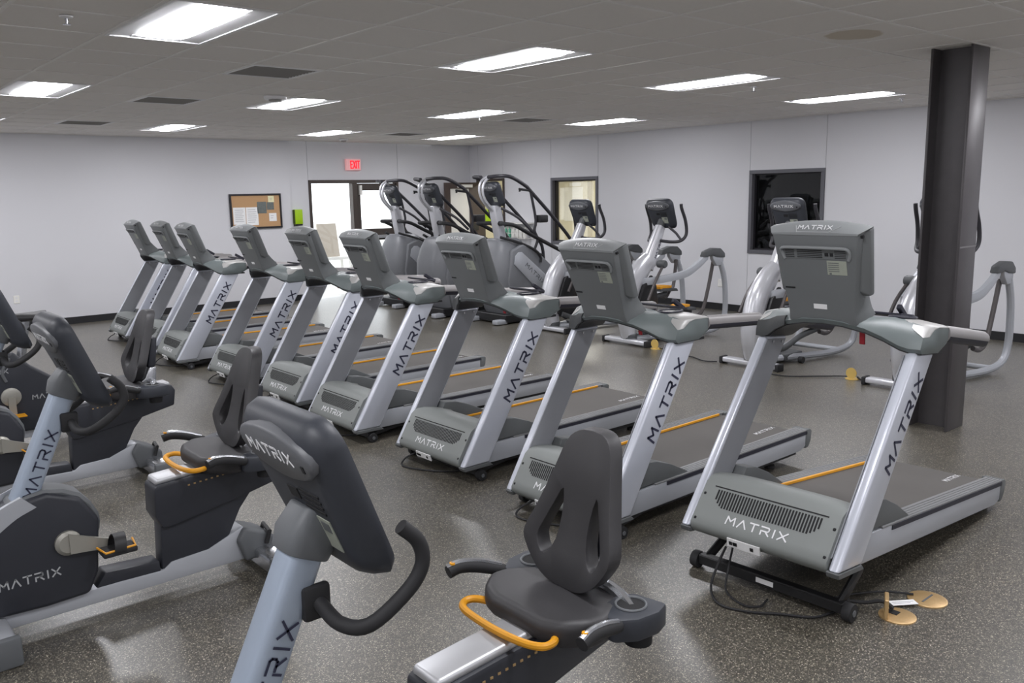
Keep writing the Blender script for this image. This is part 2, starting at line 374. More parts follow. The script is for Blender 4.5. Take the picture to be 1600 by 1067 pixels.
for i in range(-11, 17):
    for j in range(-15, 18):
        x0, y0 = GX0+i*G, GY0+j*G
        if x0+G < XL or y0+G < YF or x0 > XW or y0 > YB or (i, j) in light_cells or (i, j) in vent_cells: continue
        q = [inview((x0+a*G, y0+b*G, H)) for a in (0, 1) for b in (0, 1)]; q = [t for t in q if t]
        vis = any(-10 < t[1] < 1610 and -10 < t[2] < 1077 for t in q)
        (cells if vis else rest).append((min(t[0] for t in q) if q else 99, i, j, x0, y0))
cells.sort(); rest += cells[300:]; cells = cells[:300]
for z, i, j, x0, y0 in cells:
    full = x0+G <= XW and y0+G <= YB-.035 and x0 >= XL and y0 >= YF
    if (i, j) == (6, -3):
        link('ceiling_tile', stain_me, ce, Matrix.Translation((x0+G/2, y0+G/2, 0)))
    elif full: link('ceiling_tile', tile_me, ce, Matrix.Translation((x0, y0, 0)))
    else: B().box(x0+.011, min(x0+G-.011, XW-.012), y0+.011, min(y0+G-.011, YB-.045), .004, .02).obj('ceiling_tile', 'tile_white', ce, 0)
g = B()
for z, i, j, x0, y0 in rest: g.box(max(x0+.011, XL), min(x0+G-.011, XW), max(y0+.011, YF), min(y0+G-.011, YB), .004, .02)
tag(g.obj('far_tiles', 'tile_white', ce, 0), kind='stuff')
g = B()
for i in range(-10, 17):
    x = GX0+i*G
    if XL < x < XW: g.box(x-.0115, x+.0115, YF, YB-.035, 0, .012)
for j in range(-14, 18):
    y = GY0+j*G
    if not YF < y < YB: continue
    xs = [i for i in range(-11, 17)]
    for i in xs:
        if (i, j) in light_cells and (i, j-1) in light_cells: continue
        xa, xb = GX0+i*G+.0115, GX0+(i+1)*G-.0115
        if xb > XL and xa < XW: g.box(max(xa, XL), min(xb, XW), y-.0115, y+.0115, 0, .012)
g.obj('grid', 'grid_white', ce, 0)
B().box(XL, XW, YF, YB, .30, .34).obj('deck_above', 'tile_white', ce, 0)
# wall angle
B().box(XW-.022, XW, YF, YB-.035, 0, .01).box(XL, XW, YB-.06, YB-.035, 0, .01).obj('wall_angle', 'grid_white', ce, 0)

def make_troffer():
    r = empty('ceiling_light'); w2, l2 = G/2-.012, G-.012
    B().box(-w2, -w2+.018, -l2, l2, -.004, .05).box(w2-.018, w2, -l2, l2, -.004, .05).box(-w2+.018, w2-.018, -l2, -l2+.018, -.004, .05).box(-w2+.018, w2-.018, l2-.018, l2, -.004, .05).obj('frame', 'fixture_white', r, 0)
    a_, l_ = .150, l2-.055
    g = B()
    for sx in (-1, 1):
        g.loft([[(sx*x, y, z) for x, z in ((w2-.018, .001), (a_, .007), (a_, .012), (w2-.018, .008))] for y in (-l2+.018, l2-.018)])
    g.obj('reflector', 'fixture_white', r, 0)
    for q in (-1, 1): B().loft([[(x, q*y, z) for y, z in ((l2-.018, .001), (l_, .007), (l_, .012), (l2-.018, .008))] for x in (-a_, a_)]).obj('end_plate', 'fixture_white', r, 0)
    g = B(); n = 12; R = []
    for v in range(9):
        t = -1+2*v/8; y = l_*t; e = 1-max(0, (abs(t)-.75)/.25)**2
        R.append([g.bm.verts.new((a_*(.25*(e**.5)+.75)*math.cos(PI*k/n) if abs(t) < 1 else a_*.75*math.cos(PI*k/n), y, 0.0075-.026*math.sin(PI*k/n)*(e*.8+.2 if e > 0 else .2))) for k in range(n+1)])
    for p_, q_ in zip(R, R[1:]):
        for k in range(n): g.bm.faces.new((p_[k], p_[k+1], q_[k+1], q_[k]))
    g.obj('lens', 'lens', r)
    B().box(-a_-.01, a_+.01, -l_-.01, l_+.01, .012, .03).obj('housing', 'fixture_white', r, 0)
    return r
tro = make_troffer(); first = True
row_names = {0: 'nearest row', 6: 'middle row', 12: 'far row by the entrance wall'}
col_names = {0: 'first from the left', 4: 'second from the left', 8: 'third from the left', 12: 'fourth from the left, nearest the windows'}
for j in LY:
    for i in LX:
        o = tro if first else copy_tree(tro); first = False
        o.location = (GX0+(i+.5)*G, GY0+(j+1)*G, H)
        if i in col_names and j in row_names: lb = 'glowing ceiling light, %s, %s' % (row_names[j], col_names[i])
        else: lb = 'glowing ceiling light outside the picture, over the near end of the gym'
        tag(o, lb, 'light', 'recessed ceiling lights')
def make_vent():
    r = empty('ceiling_vent'); h = G/2-.012
    B().box(-h, h, -h, h, .03, .034).obj('backing', 'vent_dark', r, 0)
    B().box(-h, h, -h, -h+.03, -.003, .01).box(-h, h, h-.03, h, -.003, .01).box(-h, -h+.03, -h+.03, h-.03, -.003, .01).box(h-.03, h, -h+.03, h-.03, -.003, .01).obj('frame', 'fixture_white', r, 0)
    sl = None
    for k in range(9):
        y = -h+.06+k*(2*h-.12)/8
        me = sl.data if sl else B().obox((0, 0, .012), (h-.03, 0, 0), (0, .018, -.012), (0, .0008, .0012)).mesh('slat', 'vent_metal', 0)
        o = link('slat', me, r, Matrix.Translation((0, y, 0))); sl = o
    return r
vt = make_vent(); first = True
for (i, j), lb in (((2, 3), 'louvred ceiling vent nearest the camera'), ((2, 7), 'louvred ceiling vent between the two left rows of lights, mid-room'), ((2, 12), 'louvred ceiling vent at far left by the back wall'), ((10, 7), 'louvred ceiling vent on the right, mid-room'), ((10, 12), 'louvred ceiling vent on the right near the entrance wall')):
    o = vt if first else copy_tree(vt); first = False; o.location = (GX0+(i+.5)*G, GY0+(j+.5)*G, H); tag(o, lb, 'vent', 'ceiling vents')
def detector(loc, lb, r=.075):
    o = empty('smoke_detector', loc); tag(o, lb, 'smoke detector')
    B().lathe([(r, 0), (r, -.02), (r*.86, -.03)], n=24).obj('base', 'fixture_white', o); B().lathe([(r*.6, -.03), (r*.55, -.045), (r*.2, -.05)], n=20).obj('sensor_cap', 'vent_metal', o)
detector((3.92, 8.19, H), 'white round smoke detector on the ceiling', .11); detector((7.70, 13.52, H), 'small white ceiling detector near the entrance', .08)
def sprinkler(loc, lb):
    o = empty('sprinkler_head', loc); tag(o, lb, 'sprinkler', 'ceiling sprinklers')
    B().lathe([(.035, 0), (.035, -.006), (.014, -.012)], n=16).obj('escutcheon', 'fixture_white', o); B().lathe([(.008, -.01), (.007, -.04)], n=8).obj('stem', 'alloy', o); B().lathe([(.02, -.042), (.022, -.045)], n=12).obj('deflector', 'alloy', o)
for loc, lb in (((1.33, 5.25, H), 'small sprinkler head at upper left of the ceiling'), ((7.45, 5.05, H), 'small sprinkler head beside the light left of the column'), ((9.9, 4.75, H), 'small sprinkler head near the column and window wall'), ((7.15, 9.0, H), 'small sprinkler head near the mid-room right vent')): sprinkler(loc, lb)

# ---------------- steel column
cx, cy = 6.77, 2.83
col = empty('steel_column', (cx, cy, 0)); tag(col, 'dark steel H-section column standing in the gym', 'column')
fw, fd, ft = .145, .15, .02
B().box(-fw, fw, -fd, -fd+ft, 0, H+.02).bevel(.004, 2).obj('flange', 'column_steel', col); B().box(-fw, fw, fd-ft, fd, 0, H+.02).bevel(.004, 2).obj('flange', 'column_steel', col)
B().box(-.012, .012, -fd+ft, fd-ft, 0, H+.02).obj('web', 'column_steel', col, 0)

B().box(-fw+.004, fw-.004, -fd-.002, -fd+.001, 1.405, 1.417).obj('weld_seam', 'weld', col, 0)

# ---------------- wall things
ex = empty('exit_sign', (8.365, YB-.03, 2.45)); tag(ex, 'red lettered exit sign above the glass entrance', 'exit sign')
B().box(-.155, .155, -.03, .03, -.105, .105).bevel(.008, 2).obj('housing', 'exit_face', ex)
link('lettering', text_mesh('EXIT', .19, .13, .024, 'exit_red', .002, .3), ex, frame((.03, -.031, 0), (1, 0, 0), (0, 0, 1)))
cb = empty('corkboard', (6.39, YB-.05, 1.64)); tag(cb, 'black framed corkboard with notices on the far wall', 'notice board')
B().box(-.44, .44, -.004, .012, -.27, .27).obj('cork_panel', 'cork', cb, 0)
B().box(-.47, .47, -.018, .014, .27, .30).box(-.47, .47, -.018, .014, -.30, -.27).box(-.47, -.44, -.018, .014, -.27, .27).box(.44, .47, -.018, .014, -.27, .27).obj('frame', 'black_frame', cb, 0)
def sheet(name, x0, x1, z0, z1, m, lines=0, tilt=0):
    o = B().box(x0, x1, -.0075, -.006, z0, z1).obj(name, m, cb, 0)
    if lines:
        g = B()
        for k in range(lines):
            z = z1-.04-k*(z1-z0-.06)/lines; g.box(x0+.03, x1-.03-random.random()*.04, -.0085, -.0076, z-.006, z)
        g.obj('print', 'print_grey', o, 0)
sheet('notice_sheet', -.42, -.2, -.22, .07, 'paper', 7); sheet('notice_sheet', -.19, .03, -.24, .07, 'paper', 7); sheet('photo_sheet', .02, .19, -.04, .16, 'photo_print'); sheet('notice_sheet', .20, .33, .02, .15, 'photo_print')
sheet('notice_sheet', .23, .34, .15, .26, 'note_yellow', 2); sheet('notice_sheet', .23, .37, -.18, -.04, 'paper', 2)
gb = empty('wall_dispenser', (7.17, YB-.04, 1.52)); tag(gb, 'lime green dispenser box on the far wall beside the entrance', 'dispenser')
B().box(-.075, .075, -.06, .03, -.13, .13).bevel(.008, 2).obj('case', 'lime', gb); B().box(-.076, -.071, -.055, .03, -.125, .125).obj('side_panel', 'lime_side', gb, 0); B().box(-.07, .07, -.05, .03, -.16, -.131).obj('nozzle', 'black', gb, 0)
g2 = empty('wall_dispenser', (12.22, 15.16, 1.39)); tag(g2, 'lime green dispenser box glimpsed through the corner doorway', 'dispenser')
B().box(-.10, .10, -.05, .036, -.13, .13).bevel(.008, 2).obj('case', 'lime', g2); B().box(-.08, .08, -.04, .036, -.16, -.131).obj('nozzle', 'black', g2, 0)
def outlet(loc, rz, lb):
    o = empty('wall_outlet', loc, rz); tag(o, lb, 'outlet', 'wall outlets')
    B().box(-.04, .04, -.006, 0, -.06, .06).bevel(.003, 1).obj('plate', 'white_paint', o)
    for z in (-.025, .025): B().prism(circ(0, z, .017, 12), -.008, -.006, 'y').obj('socket', 'label_white', o, 0)
outlet((2.57, YB-.0355, .445), 0, 'white outlet plate low on the far left wall'); outlet((XW-.0005, 8.07, .425), -PI/2, 'white outlet plate low on the right wall behind the trainers')
bs = empty('wipes_basket', (XW-.005, 12.87, 1.0)); tag(bs, 'white wire basket of cleaning bottles on the right wall', 'basket')
g = B()
for z in (0, .1, .2):
    for p, q in (((-.24, -.45, z), (-.24, .45, z)), ((-.24, -.45, z), (-.01, -.45, z)), ((-.24, .45, z), (-.01, .45, z)), ((-.01, -.45, z), (-.01, .45, z))): g.tube([p, q], .005, 6)
for k in range(10): g.tube([(-.24, -.45+k*.1, .2), (-.24, -.45+k*.1, 0), (-.01, -.45+k*.1, 0)], .004, 6)
g.obj('wire_frame', 'white_paint', bs); B().box(-.24, 0, -.45, .45, .28, .30).obj('top_shelf', 'white_paint', bs, 0)
for k in range(6): tag(B().lathe([(.04, 0), (.04, .14), (.015, .18), (.015, .21)], (XW-.13, 12.55+k*.115, 1.006), n=14).obj('spray_bottle', 'green_bottle' if k > 3 else 'white_paint'), ('first white bottle at the right end of the wall basket', 'second white bottle from the right end of the wall basket', 'third white bottle from the right end of the wall basket', 'white bottle next to the green ones in the wall basket', 'green bottle next to the white ones in the wall basket', 'green bottle at the left end of the wall basket')[k], 'bottle', 'bottles in the wall basket')

# things outside the entrance
bn = empty('white_bench', (8.35, 16.0, -.02)); tag(bn, 'white bench outside the glass entrance', 'bench')
B().box(-.75, .75, -.25, .25, .60, .66).obj('top', 'white_paint', bn, 0)
for sx in (-.68, .68):
    for sy in (-.2, .2): B().box(sx-.03, sx+.03, sy-.03, sy+.03, 0, .60).obj('leg', 'white_paint', bn, 0)
tag(B().obox((8.62, 15.98, .98), (.22, 0, 0), (0, .02, 0), (0, .06, .34)).bevel(.004, 1).obj('leaning_board', 'board_beige'), 'beige board leaning outside the glass entrance', 'board')
for k, x in enumerate((7.95, 8.12, 8.28)):
    tag(B().obox((x, 16.0+.03*k, 1.0), (.05, 0, 0), (0, .015, 0), (0, .05, .36)).obj('white_plank', 'white_paint'), ('leftmost', 'middle', 'rightmost')[k]+' of three narrow white planks outside the glass entrance', 'plank', 'white planks outside the entrance')

# ================================================================== TREADMILLS  (local: x right seen from the front, y to the rear, z up)
SL = Vector((0, .527, .85))           # along the slanted upright
FACE_Y = lambda z: .012+.62*(z-.163)
T_ = Vector((0, -.374, .927)); N_ = Vector((0, .927, .374)); O_ = Vector((0, .411, 1.211))   # console plane
def CP(x, t, n): return Vector((x, 0, 0))+O_+T_*t+N_*n
def console_head(p, body, cap, hw_t=.209, hw_b=.176, wide=.245, t0=-.055, t1=.356, depth=.088):
    pass
def make_treadmill():
    r = empty('treadmill')
    # deck
    B().box(-.335, .335, .22, 2.0, .06, .125).obj('deck_frame_shade', 'black', r, 0)  # black box for the frame, added for shadow under the deck
    g = B(); pr = [(.16, .20), (.16, .205)]
    g.loft([[(x, y, z) for x, y, z in ((-.285, y, z0), (.285, y, z0), (.285, y, z1), (-.285, y, z1))] for y, z0, z1 in ((.30, .19, .222), (1.2, .19, .222), (1.99, .19, .222), (2.03, .185, .216), (2.055, .17, .19))])
    bl = g.obj('running_belt', 'belt', r)
    bt = text_mesh('MATRIX', .23, .03, .005, 'white_print', .001)
    link('lettering', bt, bl, frame((.17, 1.86, .2225), (-.05, 1, 0), (-1, 0, 0))); link('lettering', bt, bl, frame((-.17, .62, .2225), (0, -1, 0), (1, 0, 0)))
    for s in (-1, 1):
        rl = B().prism([(.14, .095), (.2, .226), (2.04, .226), (2.055, .20), (2.04, .12), (1.98, .098)], s*.30, s*.382).bevel(.006, 2).obj('side_rail', 'silver_side', r)
        B().box(min(s*.381, s*.386), max(s*.381, s*.386), .55, 2.05, .203, .224).obj('dark_stripe', 'navy_dark', rl, 0)
        tp = B().box(min(s*.292, s*.383), max(s*.292, s*.383), .45, 2.05, .224, .236).bevel(.003, 1).obj('foot_rail', 'rail_grey', r)
        g = B()
        for k in range(4): xx = s*(.312+k*.019); g.box(xx-.005, xx+.005, .62, 2.04, .236, .2385)
        g.obj('tread_ribs', 'rail_grey', tp, 0)
        if s < 0: B().box(-.294, -.280, .36, 1.975, .2225, .238).bevel(.002, 1).obj('orange_strip', 'orange', r)
        B().prism([(2.035, .105), (2.035, .235), (2.085, .236), (2.108, .222), (2.10, .15), (2.07, .11)], s*.275, s*.386).bevel(.006, 2).obj('end_cap', 'shroud_dark', r)
        B().prism([(.30, .235), (.37, .372), (.47, .36), (.60, .315), (.76, .236)], s*.288, s*.376).bevel(.006, 2).obj('hood_wing', 'shroud_dark', r)
        # rear foot
        B().lathe([(.035, 0), (.035, .02), (.02, .025), (.02, .09)], (s*.27, 1.78, 0), n=14).obj('rear_foot', 'rubber', r)
        B().box(s*.27-.05, s*.27+.05, 1.5, 1.95, .05, .10).obj('foot_bracket', 'black', r, 0)
        # upright
        up = B().prism([(0, .112), (.563, 1.03), (.767, 1.03), (.218, .112)], s*.352, s*.405).bevel(.014, 3).obj('upright', 'silver', r)
        B().prism([(.035, .16), (.56, 1.015), (.742, 1.015), (.225, .16)], s*.346, s*.352).obj('inner_cover', 'inner_cover', up, 0)
        B().prism([(.01, .085), (-.002, .112), (.218, .112), (.25, .085)], s*.345, s*.405).bevel(.004, 1).obj('foot_cap', 'shroud_dark', up)
        if s > 0:
            link('lettering', text_mesh('MATRIX', .49, .062, .0125, 'navy_print'), up, frame((.4055, .505, .715), SL, (0, -.85, .527)))
        for q, z in ((.61, 1.0), (.70, 1.0)): B().lathe([(.007, s*.340), (.007, s*.347)], (0, q, z), 'x', 10).obj('bolt', 'alloy', up)
        # grip and dash end
        B().loft([[(s*(.415+.026*math.cos(a)*1), y, zc+hh*math.sin(a)) for a in [2*PI*k/14 for k in range(14)]] for y, zc, hh in ((.84, 1.118, .040), (1.1, 1.101, .040), (1.36, 1.083, .039), (1.383, 1.082, .032))]).obj('grip', 'grip', r)
        B().loft([[(s*(.415+.0275*math.cos(a)), y, zc+hh*math.sin(a)) for a in [PI+.25+(PI-.5)*k/10 for k in range(11)]] for y, zc, hh in ((.85, 1.1165, .0415), (1.1, 1.0995, .0415), (1.366, 1.0815, .0405))]).obj('grip_sensor', 'navy_dark', r)
    # front motor hood
    xs = [-.346, -.30, -.22, -.11, 0, .11, .22, .30, .346]; rings = []
    for x in xs:
        q = abs(x)/.346; ry = .40+.10*q*q; dz = -.012*q**4
        rings.append([(x, .12, .085), (x, .03, .092), (x, .004, .118), (x, .0, .145), (x, FACE_Y(.18), .18), (x, FACE_Y(.25), .25), (x, FACE_Y(.325), .325), (x, .135, .352+dz), (x, .165, .366+dz), (x, .22, .366+dz), (x, .30, .352+dz), (x, ry-.05, .315+dz), (x, ry-.01, .265), (x, ry, .224), (x, ry-.1, .20)])
    hd = B().loft(rings).obj('motor_hood', 'shroud', r, 50)
    def face(x, z, off=.0): return Vector((x, FACE_Y(z)-.85*off, z+.527*off))
    g = B()
    nS = 36
    for k in range(nS):
        x = -.262+k*.524/(nS-1); e = min(k, nS-1-k); zb = .228+(.03 if e == 0 else .016 if e == 1 else .007 if e == 2 else 0); zt = .302
        g.obox((face(x, zb)+face(x, zt))/2, (.0042, 0, 0), (face(x, zt)-face(x, zb))/2, (0, -.85*.0012, .527*.0012))
    g.obox(face(0, .313), (.29, 0, 0), SL*.003, (0, -.85*.0014, .527*.0014))
    g.obj('grille', 'slot', hd, 0)
    link('lettering', text_mesh('MATRIX', .31, .037, .0066, 'white_print'), hd, frame(face(-.012, .190, .001), (1, 0, 0), SL))
    for s in (-1, 1):
        for z in (.163, .273): B().obox(face(s*.33, z), (.007, 0, 0), SL*.007, (0, -.85*.003, .527*.003)).bevel(.003, 1).obj('screw', 'slot', hd, 0)
    pp = B().obox((-.055, .006, .098), (.085, 0, 0), (0, .006, -.020), (0, -.003, -.001)).obj('power_plate', 'label_white', hd, 0)
    g = B()
    for x in (-.12, -.095, -.10, -.01): g.obox((x, .0045, .096), (.008, 0, 0), (0, .003, -.008), (0, -.004, -.001))
    g.obj('socket', 'slot', pp, 0)
    # dash: arched crossbar between the uprights
    rings = []; rl2 = []
    for x, y0, y1, z0, z1 in ((-.432, .60, .88, 1.055, 1.150), (-.418, .565, .885, 1.028, 1.160), (-.37, .55, .86, 1.028, 1.168), (-.33, .53, .84, 1.04, 1.176), (-.27, .49, .80, 1.075, 1.185), (-.20, .455, .76, 1.105, 1.182), (-.1, .43, .74, 1.125, 1.178), (0, .425, .74, 1.13, 1.178)):
        rings.append((x, y0, y1, z0, z1))
    rings += [(-x, y0, y1, z0, z1) for x, y0, y1, z0, z1 in rings[-2::-1]]
    def ds(x, y0, y1, z0, z1): return [(x, y0+.02, z0), (x, y0, z0+.02), (x, y0+.015, z0+(z1-z0)*.55), (x, y0+.07, z1-.008), (x, y0+.12, z1), (x, y1-.05, z1-.006), (x, y1, z1-.03), (x, y1-.005, z0+.05), (x, y1-.11, z0)]
    B().loft([ds(*q) for q in rings]).obj('dash', 'dash_grey', r, 40)
    for s in (-1, 1):
        pr_ = [q for q in rings if s*q[0] > .15]
        def tp_(x, y0, y1, z0, z1):
            k = max(0., min(1., (abs(x)-.20)/.23)); k = k*k*(3-2*k); h = z1-z0
            path = [Vector((0, y0+.24, z1-.002)), Vector((0, y0+.12, z1)), Vector((0, y0+.07, z1-.008)), Vector((0, y0+.015, z0+h*.55))]
            f = k*3; n0 = min(int(f), 2); st = path[n0].lerp(path[n0+1], f-n0)
            rest_ = [st]+[p for p in path[:n0+1]][::-1]+[Vector((0, max(y0+.26, y1-.05), z1-.006)), Vector((0, y1, z1-.03)), Vector((0, y1-.003, z1-.05))]
            L = [0.]
            for a, b_ in zip(rest_, rest_[1:]): L.append(L[-1]+(b_-a).length)
            outp = []
            for m in range(11):
                t = L[-1]*m/10; q = max(i for i in range(len(L)-1) if L[i] <= t+1e-9); seg = L[q+1]-L[q]
                outp.append(rest_[q].lerp(rest_[q+1], (t-L[q])/seg if seg > 1e-9 else 0))
            c = Vector((0, (y0+y1)/2, (z0+z1)/2-.01)); up_ = [c+(p-c)*1.012+Vector((x, 0, .0012)) for p in outp]; dn = [c+(p-c)*.97+Vector((x, 0, 0)) for p in outp]
            return up_+dn[::-1]
        B().loft([tp_(*q) for q in pr_]).obj('dash_cover', 'dash_top', r, 40)
    g = B(); g.loft([[(x, y0+.018, z0-.004), (x, y0+.018, z0+.012), (x, y1-.06, z0+.012), (x, y1-.06, z0-.004)] for x, y0, y1, z0, z1 in rings[1:-1]]); g.obj('dash_liner', 'black', r, 40)
    g = B(); g.loft([[(x-.002, y0-.003, z0-.002), (x-.002, y0-.004, z0+.03), (x-.002, y0+.008, z0+(z1-z0)*.60), (x, y0+.06, z0+(z1-z0)*.60), (x, y0+.06, z0)] for x, y0, y1, z0, z1 in rings[1:6]]); g.obj('dash_corner', 'dash_dark', r, 40)
    for s in (-1, 1):
        B().tube([(s*.27+.055*math.cos(a), .70+.085*math.sin(a), 1.185) for a in [2*PI*k/20 for k in range(21)]], .006, 6).obj('cup_rim', 'navy_dark', r)
        B().prism(circ(s*.27, .70, .05, 18, .08), 1.172, 1.1835, 'z').obj('cup_shade_disc', 'black', r)  # flat black disc in place of a hollow; its colour carries the shade
    B().obox((.20, .86, 1.20), (.012, 0, 0), (0, .05, -.03), (0, .006, .012)).bevel(.004, 1).obj('speed_toggle', 'navy_dark', r)
    B().obox((.10, .84, 1.185), (.17, 0, 0), (0, .02, -.006), (0, .003, .006)).bevel(.003, 1).obj('key_bar', 'navy_dark', r)
    B().obox((.13, .60, 1.075), (.014, 0, 0), (0, .004, 0), (0, -.006, .035)).bevel(.003, 1).obj('safety_clip', 'red', r)
    # console: neck and head
    nk = B().loft([[CP(-a, t, 0), CP(a, t, 0), CP(a+f, t, d*.45), CP(a+f, t, d), CP(-a-f, t, d), CP(-a-f, t, d*.45)] for t, a, d, f in ((-.085, .168, .16, .022), (-.045, .165, .15, .014), (0, .166, .13, .016), (.06, .174, .11, .012), (.14, .183, .07, .010), (.25, .196, .06, .010), (.356, .209, .05, .010))]).bevel(.005, 2, 45).obj('console_back', 'console_grey', r, 40)
    def hr(n, a, b, tb, tt): return [CP(-b, tb, n), CP(b, tb, n), CP(a, tt, n), CP(-a, tt, n)]
    hd2 = B().loft([hr(.030, .215, .192, .075, .357), hr(.055, .242, .221, .047, .368), hr(.088, .246, .224, .045, .37), hr(.10, .236, .214, .055, .36)]).bevel(.009, 3).obj('console_head', 'console_grey', r)
    # cap with the name, bowed upwards
    g = B(); rings = []
    for k in range(13):
        x = -1+2*k/12; bow = .026*(1-x*x)
        rings.append([CP(x*.2085, .354, -.002), CP(x*.214, .362+bow*.2, .0), CP(x*.243, .374+bow, .045), CP(x*.245, .372+bow, .085), CP(x*.236, .352, .09), CP(x*.21, .345, .02)])
    cp = g.loft(rings).obj('console_cap', 'console_cap', r, 40)
    cn = (T_*.3+N_*1.0)
    cu = (CP(0, .400, .045)-CP(0, .3672, 0)).normalized(); cn = Vector((1, 0, 0)).cross(cu); c0 = CP(0, .3836, .0225)+cn*.0006
    link('lettering', text_mesh('MATRIX', .165, .02, .0042, 'white_print'), cp, frame(c0, (1, 0, 0), cu))
    g = B()
    for pa, pb in (((-.10, .040), (-.085, .004)), ((-.085, .004), (.07, .004)), ((.07, .004), (.12, .040))):
        q = lambda p: CP(0, .3672-.026*.5*(p[0]/.2)**2, 0)+cu*p[1]+Vector((p[0], 0, 0))+cn*.0003; A_, B_ = q(pa), q(pb)
        g.tube([A_, B_], .0018, 5)
    g.obj('name_outline', 'soft_print', cp)
    for s in (-1, 1): B().obox(CP(s*.222, .345, .018), (.006, 0, 0), T_*.006, N_*.006).obj('screw_hole', 'slot', hd2, 0)
    # carry ledge, vents, ports, labels on the back
    g = B(); P = [CP(-.155, .236, -.001), CP(-.166, .268, -.004), CP(-.16, .292, -.012), CP(-.10, .297, -.014), CP(.10, .297, -.014), CP(.16, .292, -.012), CP(.168, .262, -.004), CP(.160, .236, -.001)]
    g.tube(P, .008, 8, 3).obj('back_ledge', 'console_cap', nk)
    g = B().obox(CP(0, .265, -.001), (.158, 0, 0), T_*.026, N_*.0015); vb = g.obj('vent_panel', 'console_grey', nk, 0)
    g = B()
    for k in range(5):
        t = .247+k*.0085
        for xa, xb in ((-.15, -.105), (-.09, .035), (.095, .148)): g.obox(CP((xa+xb)/2, t, -.003), ((xb-xa)/2, 0, 0), T_*.0015, N_*.001)
    g.obox(CP(.056, .262, -.003), (.009, 0, 0), T_*.008, N_*.001).obox(CP(.08, .262, -.003), (.008, 0, 0), T_*.008, N_*.001)
    g.obj('vent_slots', 'slot', vb, 0)
    lb = B().obox(CP(.10, .198, -.0008), (.047, 0, 0), T_*.034, N_*.001).obj('rating_label', 'label_green', nk, 0)
    g = B()
    for k in range(5): g.obox(CP(.085, .222-k*.010, -.0022), (.026, 0, 0), T_*.0015, N_*.0004)
    g.obox(CP(.068, .17, -.0022), (.005, 0, 0), T_*.004, N_*.0004); g.obj('print', 'shroud_dark', lb, 0)
    B().obox(CP(0, 0, -.0008), (.033, 0, 0), T_*.012, N_*.001).obj('serial_label', 'label_white', nk, 0)
    B().obox(CP(-.145, .088, -.0008), (.025, 0, 0), T_*.004, N_*.001).obj('slot', 'slot', nk, 0)
    B().obox(CP(0, .21, .1008), (.17, 0, 0), T_*.11, N_*.001).obj('screen', 'black', hd2, 0)
    return r
def lift(r, raised):
    """wheels, lift arms and cord of one treadmill stay on the floor"""
    wz = .042 if raised else .036
    for s in (-1, 1):
        wh = B().lathe([(wz*.5, -.022), (wz*.95, -.02), (wz, -.012), (wz, .012), (wz*.95, .02), (wz*.5, .022)], (s*.395, .148, wz), 'x', 22).obj('wheel', 'rubber', r)
        B().lathe([(wz*.4, .0), (wz*.35, s*.025)], (s*.395, .148, wz), 'x', 12).obj('hub', 'bike_grey', wh)
        if raised: B().tube([(s*.345, .15, .05), (s*.335, .36, .155)], .026, 8, flat=.7).obj('lift_arm', 'black', r)
        else: B().tube([(s*.345, .15, .045), (s*.32, .40, .07)], .02, 8, flat=.7).obj('lift_arm', 'black', r)
    lf = B().box(-.375, .375, .125, .175, .028, .078).bevel(.005, 1).obj('lift_bar', 'black', r)
    B().box(-.05, .04, .1235, .1255, .042, .066).obj('sticker', 'label_white', lf, 0)
    if raised: pts = [(-.20, .10, .18), (-.215, .06, .10), (-.20, -.02, .012), (-.08, -.13, .008), (.05, -.10, .008), (.16, -.02, .008), (.28, .06, .008), (.33, .2, .01)]
    else: pts = [(-.20, .06, .085), (-.24, -.01, .05), (-.25, -.05, .010), (-.17, -.07, .008), (-.05, -.03, .008), (.1, .06, .01), (.2, .2, .012)]
    B().tube(pts, .006, 6, 5).obj('power_cord', 'rubber', r)
    if raised: B().tube([(-.17, .11, .18), (-.17, .08, .09), (-.13, .0, .012), (.0, -.06, .008), (.06, -.02, .008), (.05, .06, .01)], .005, 6, 5).obj('data_cord', 'rubber', r)
TP = [(3.181, 2.094, .041), (3.143, 3.387, .006), (3.186, 4.670, .004), (3.138, 5.945, -.012), (3.232, 7.097, .001), (3.253, 8.391, .012), (3.174, 9.824, -.038), (3.293, 11.001, -.003), (3.291, 12.081, -.011)]
TL = ['grey treadmill nearest the camera beside the steel column, its front end raised on wheels', 'second treadmill from the steel column, behind the dark seat back', 'third treadmill from the steel column, in full view from hood to console', 'fourth treadmill from the steel column', 'fifth treadmill from the steel column, in the middle of the row', 'sixth treadmill from the steel column, console in front of the corkboard', 'seventh treadmill from the steel column, third from the far end', 'eighth treadmill from the steel column, next to last in the row', 'ninth treadmill from the steel column, the last one at the far left wall']
tm = make_treadmill()
roots = [tm]+[copy_tree(tm) for _ in TP[1:]]
inc = Matrix.Translation((0, 1.416, .0885)) @ Matrix.Rotation(-.1069, 4, 'X') @ Matrix.Translation((0, -1.416, -.0885))
for k, (o, (x, y, a)) in enumerate(zip(roots, TP)):
    o.location = (x, y, 0); o.rotation_euler = (0, 0, a-PI/2)
    if k == 0:
        for ch in o.children:
            if ch.name.split('.')[0] not in ('rear_foot',): ch.matrix_basis = inc @ ch.matrix_basis
    lift(o, k == 0)
    tag(o, TL[k], 'treadmill', 'treadmills in a row')

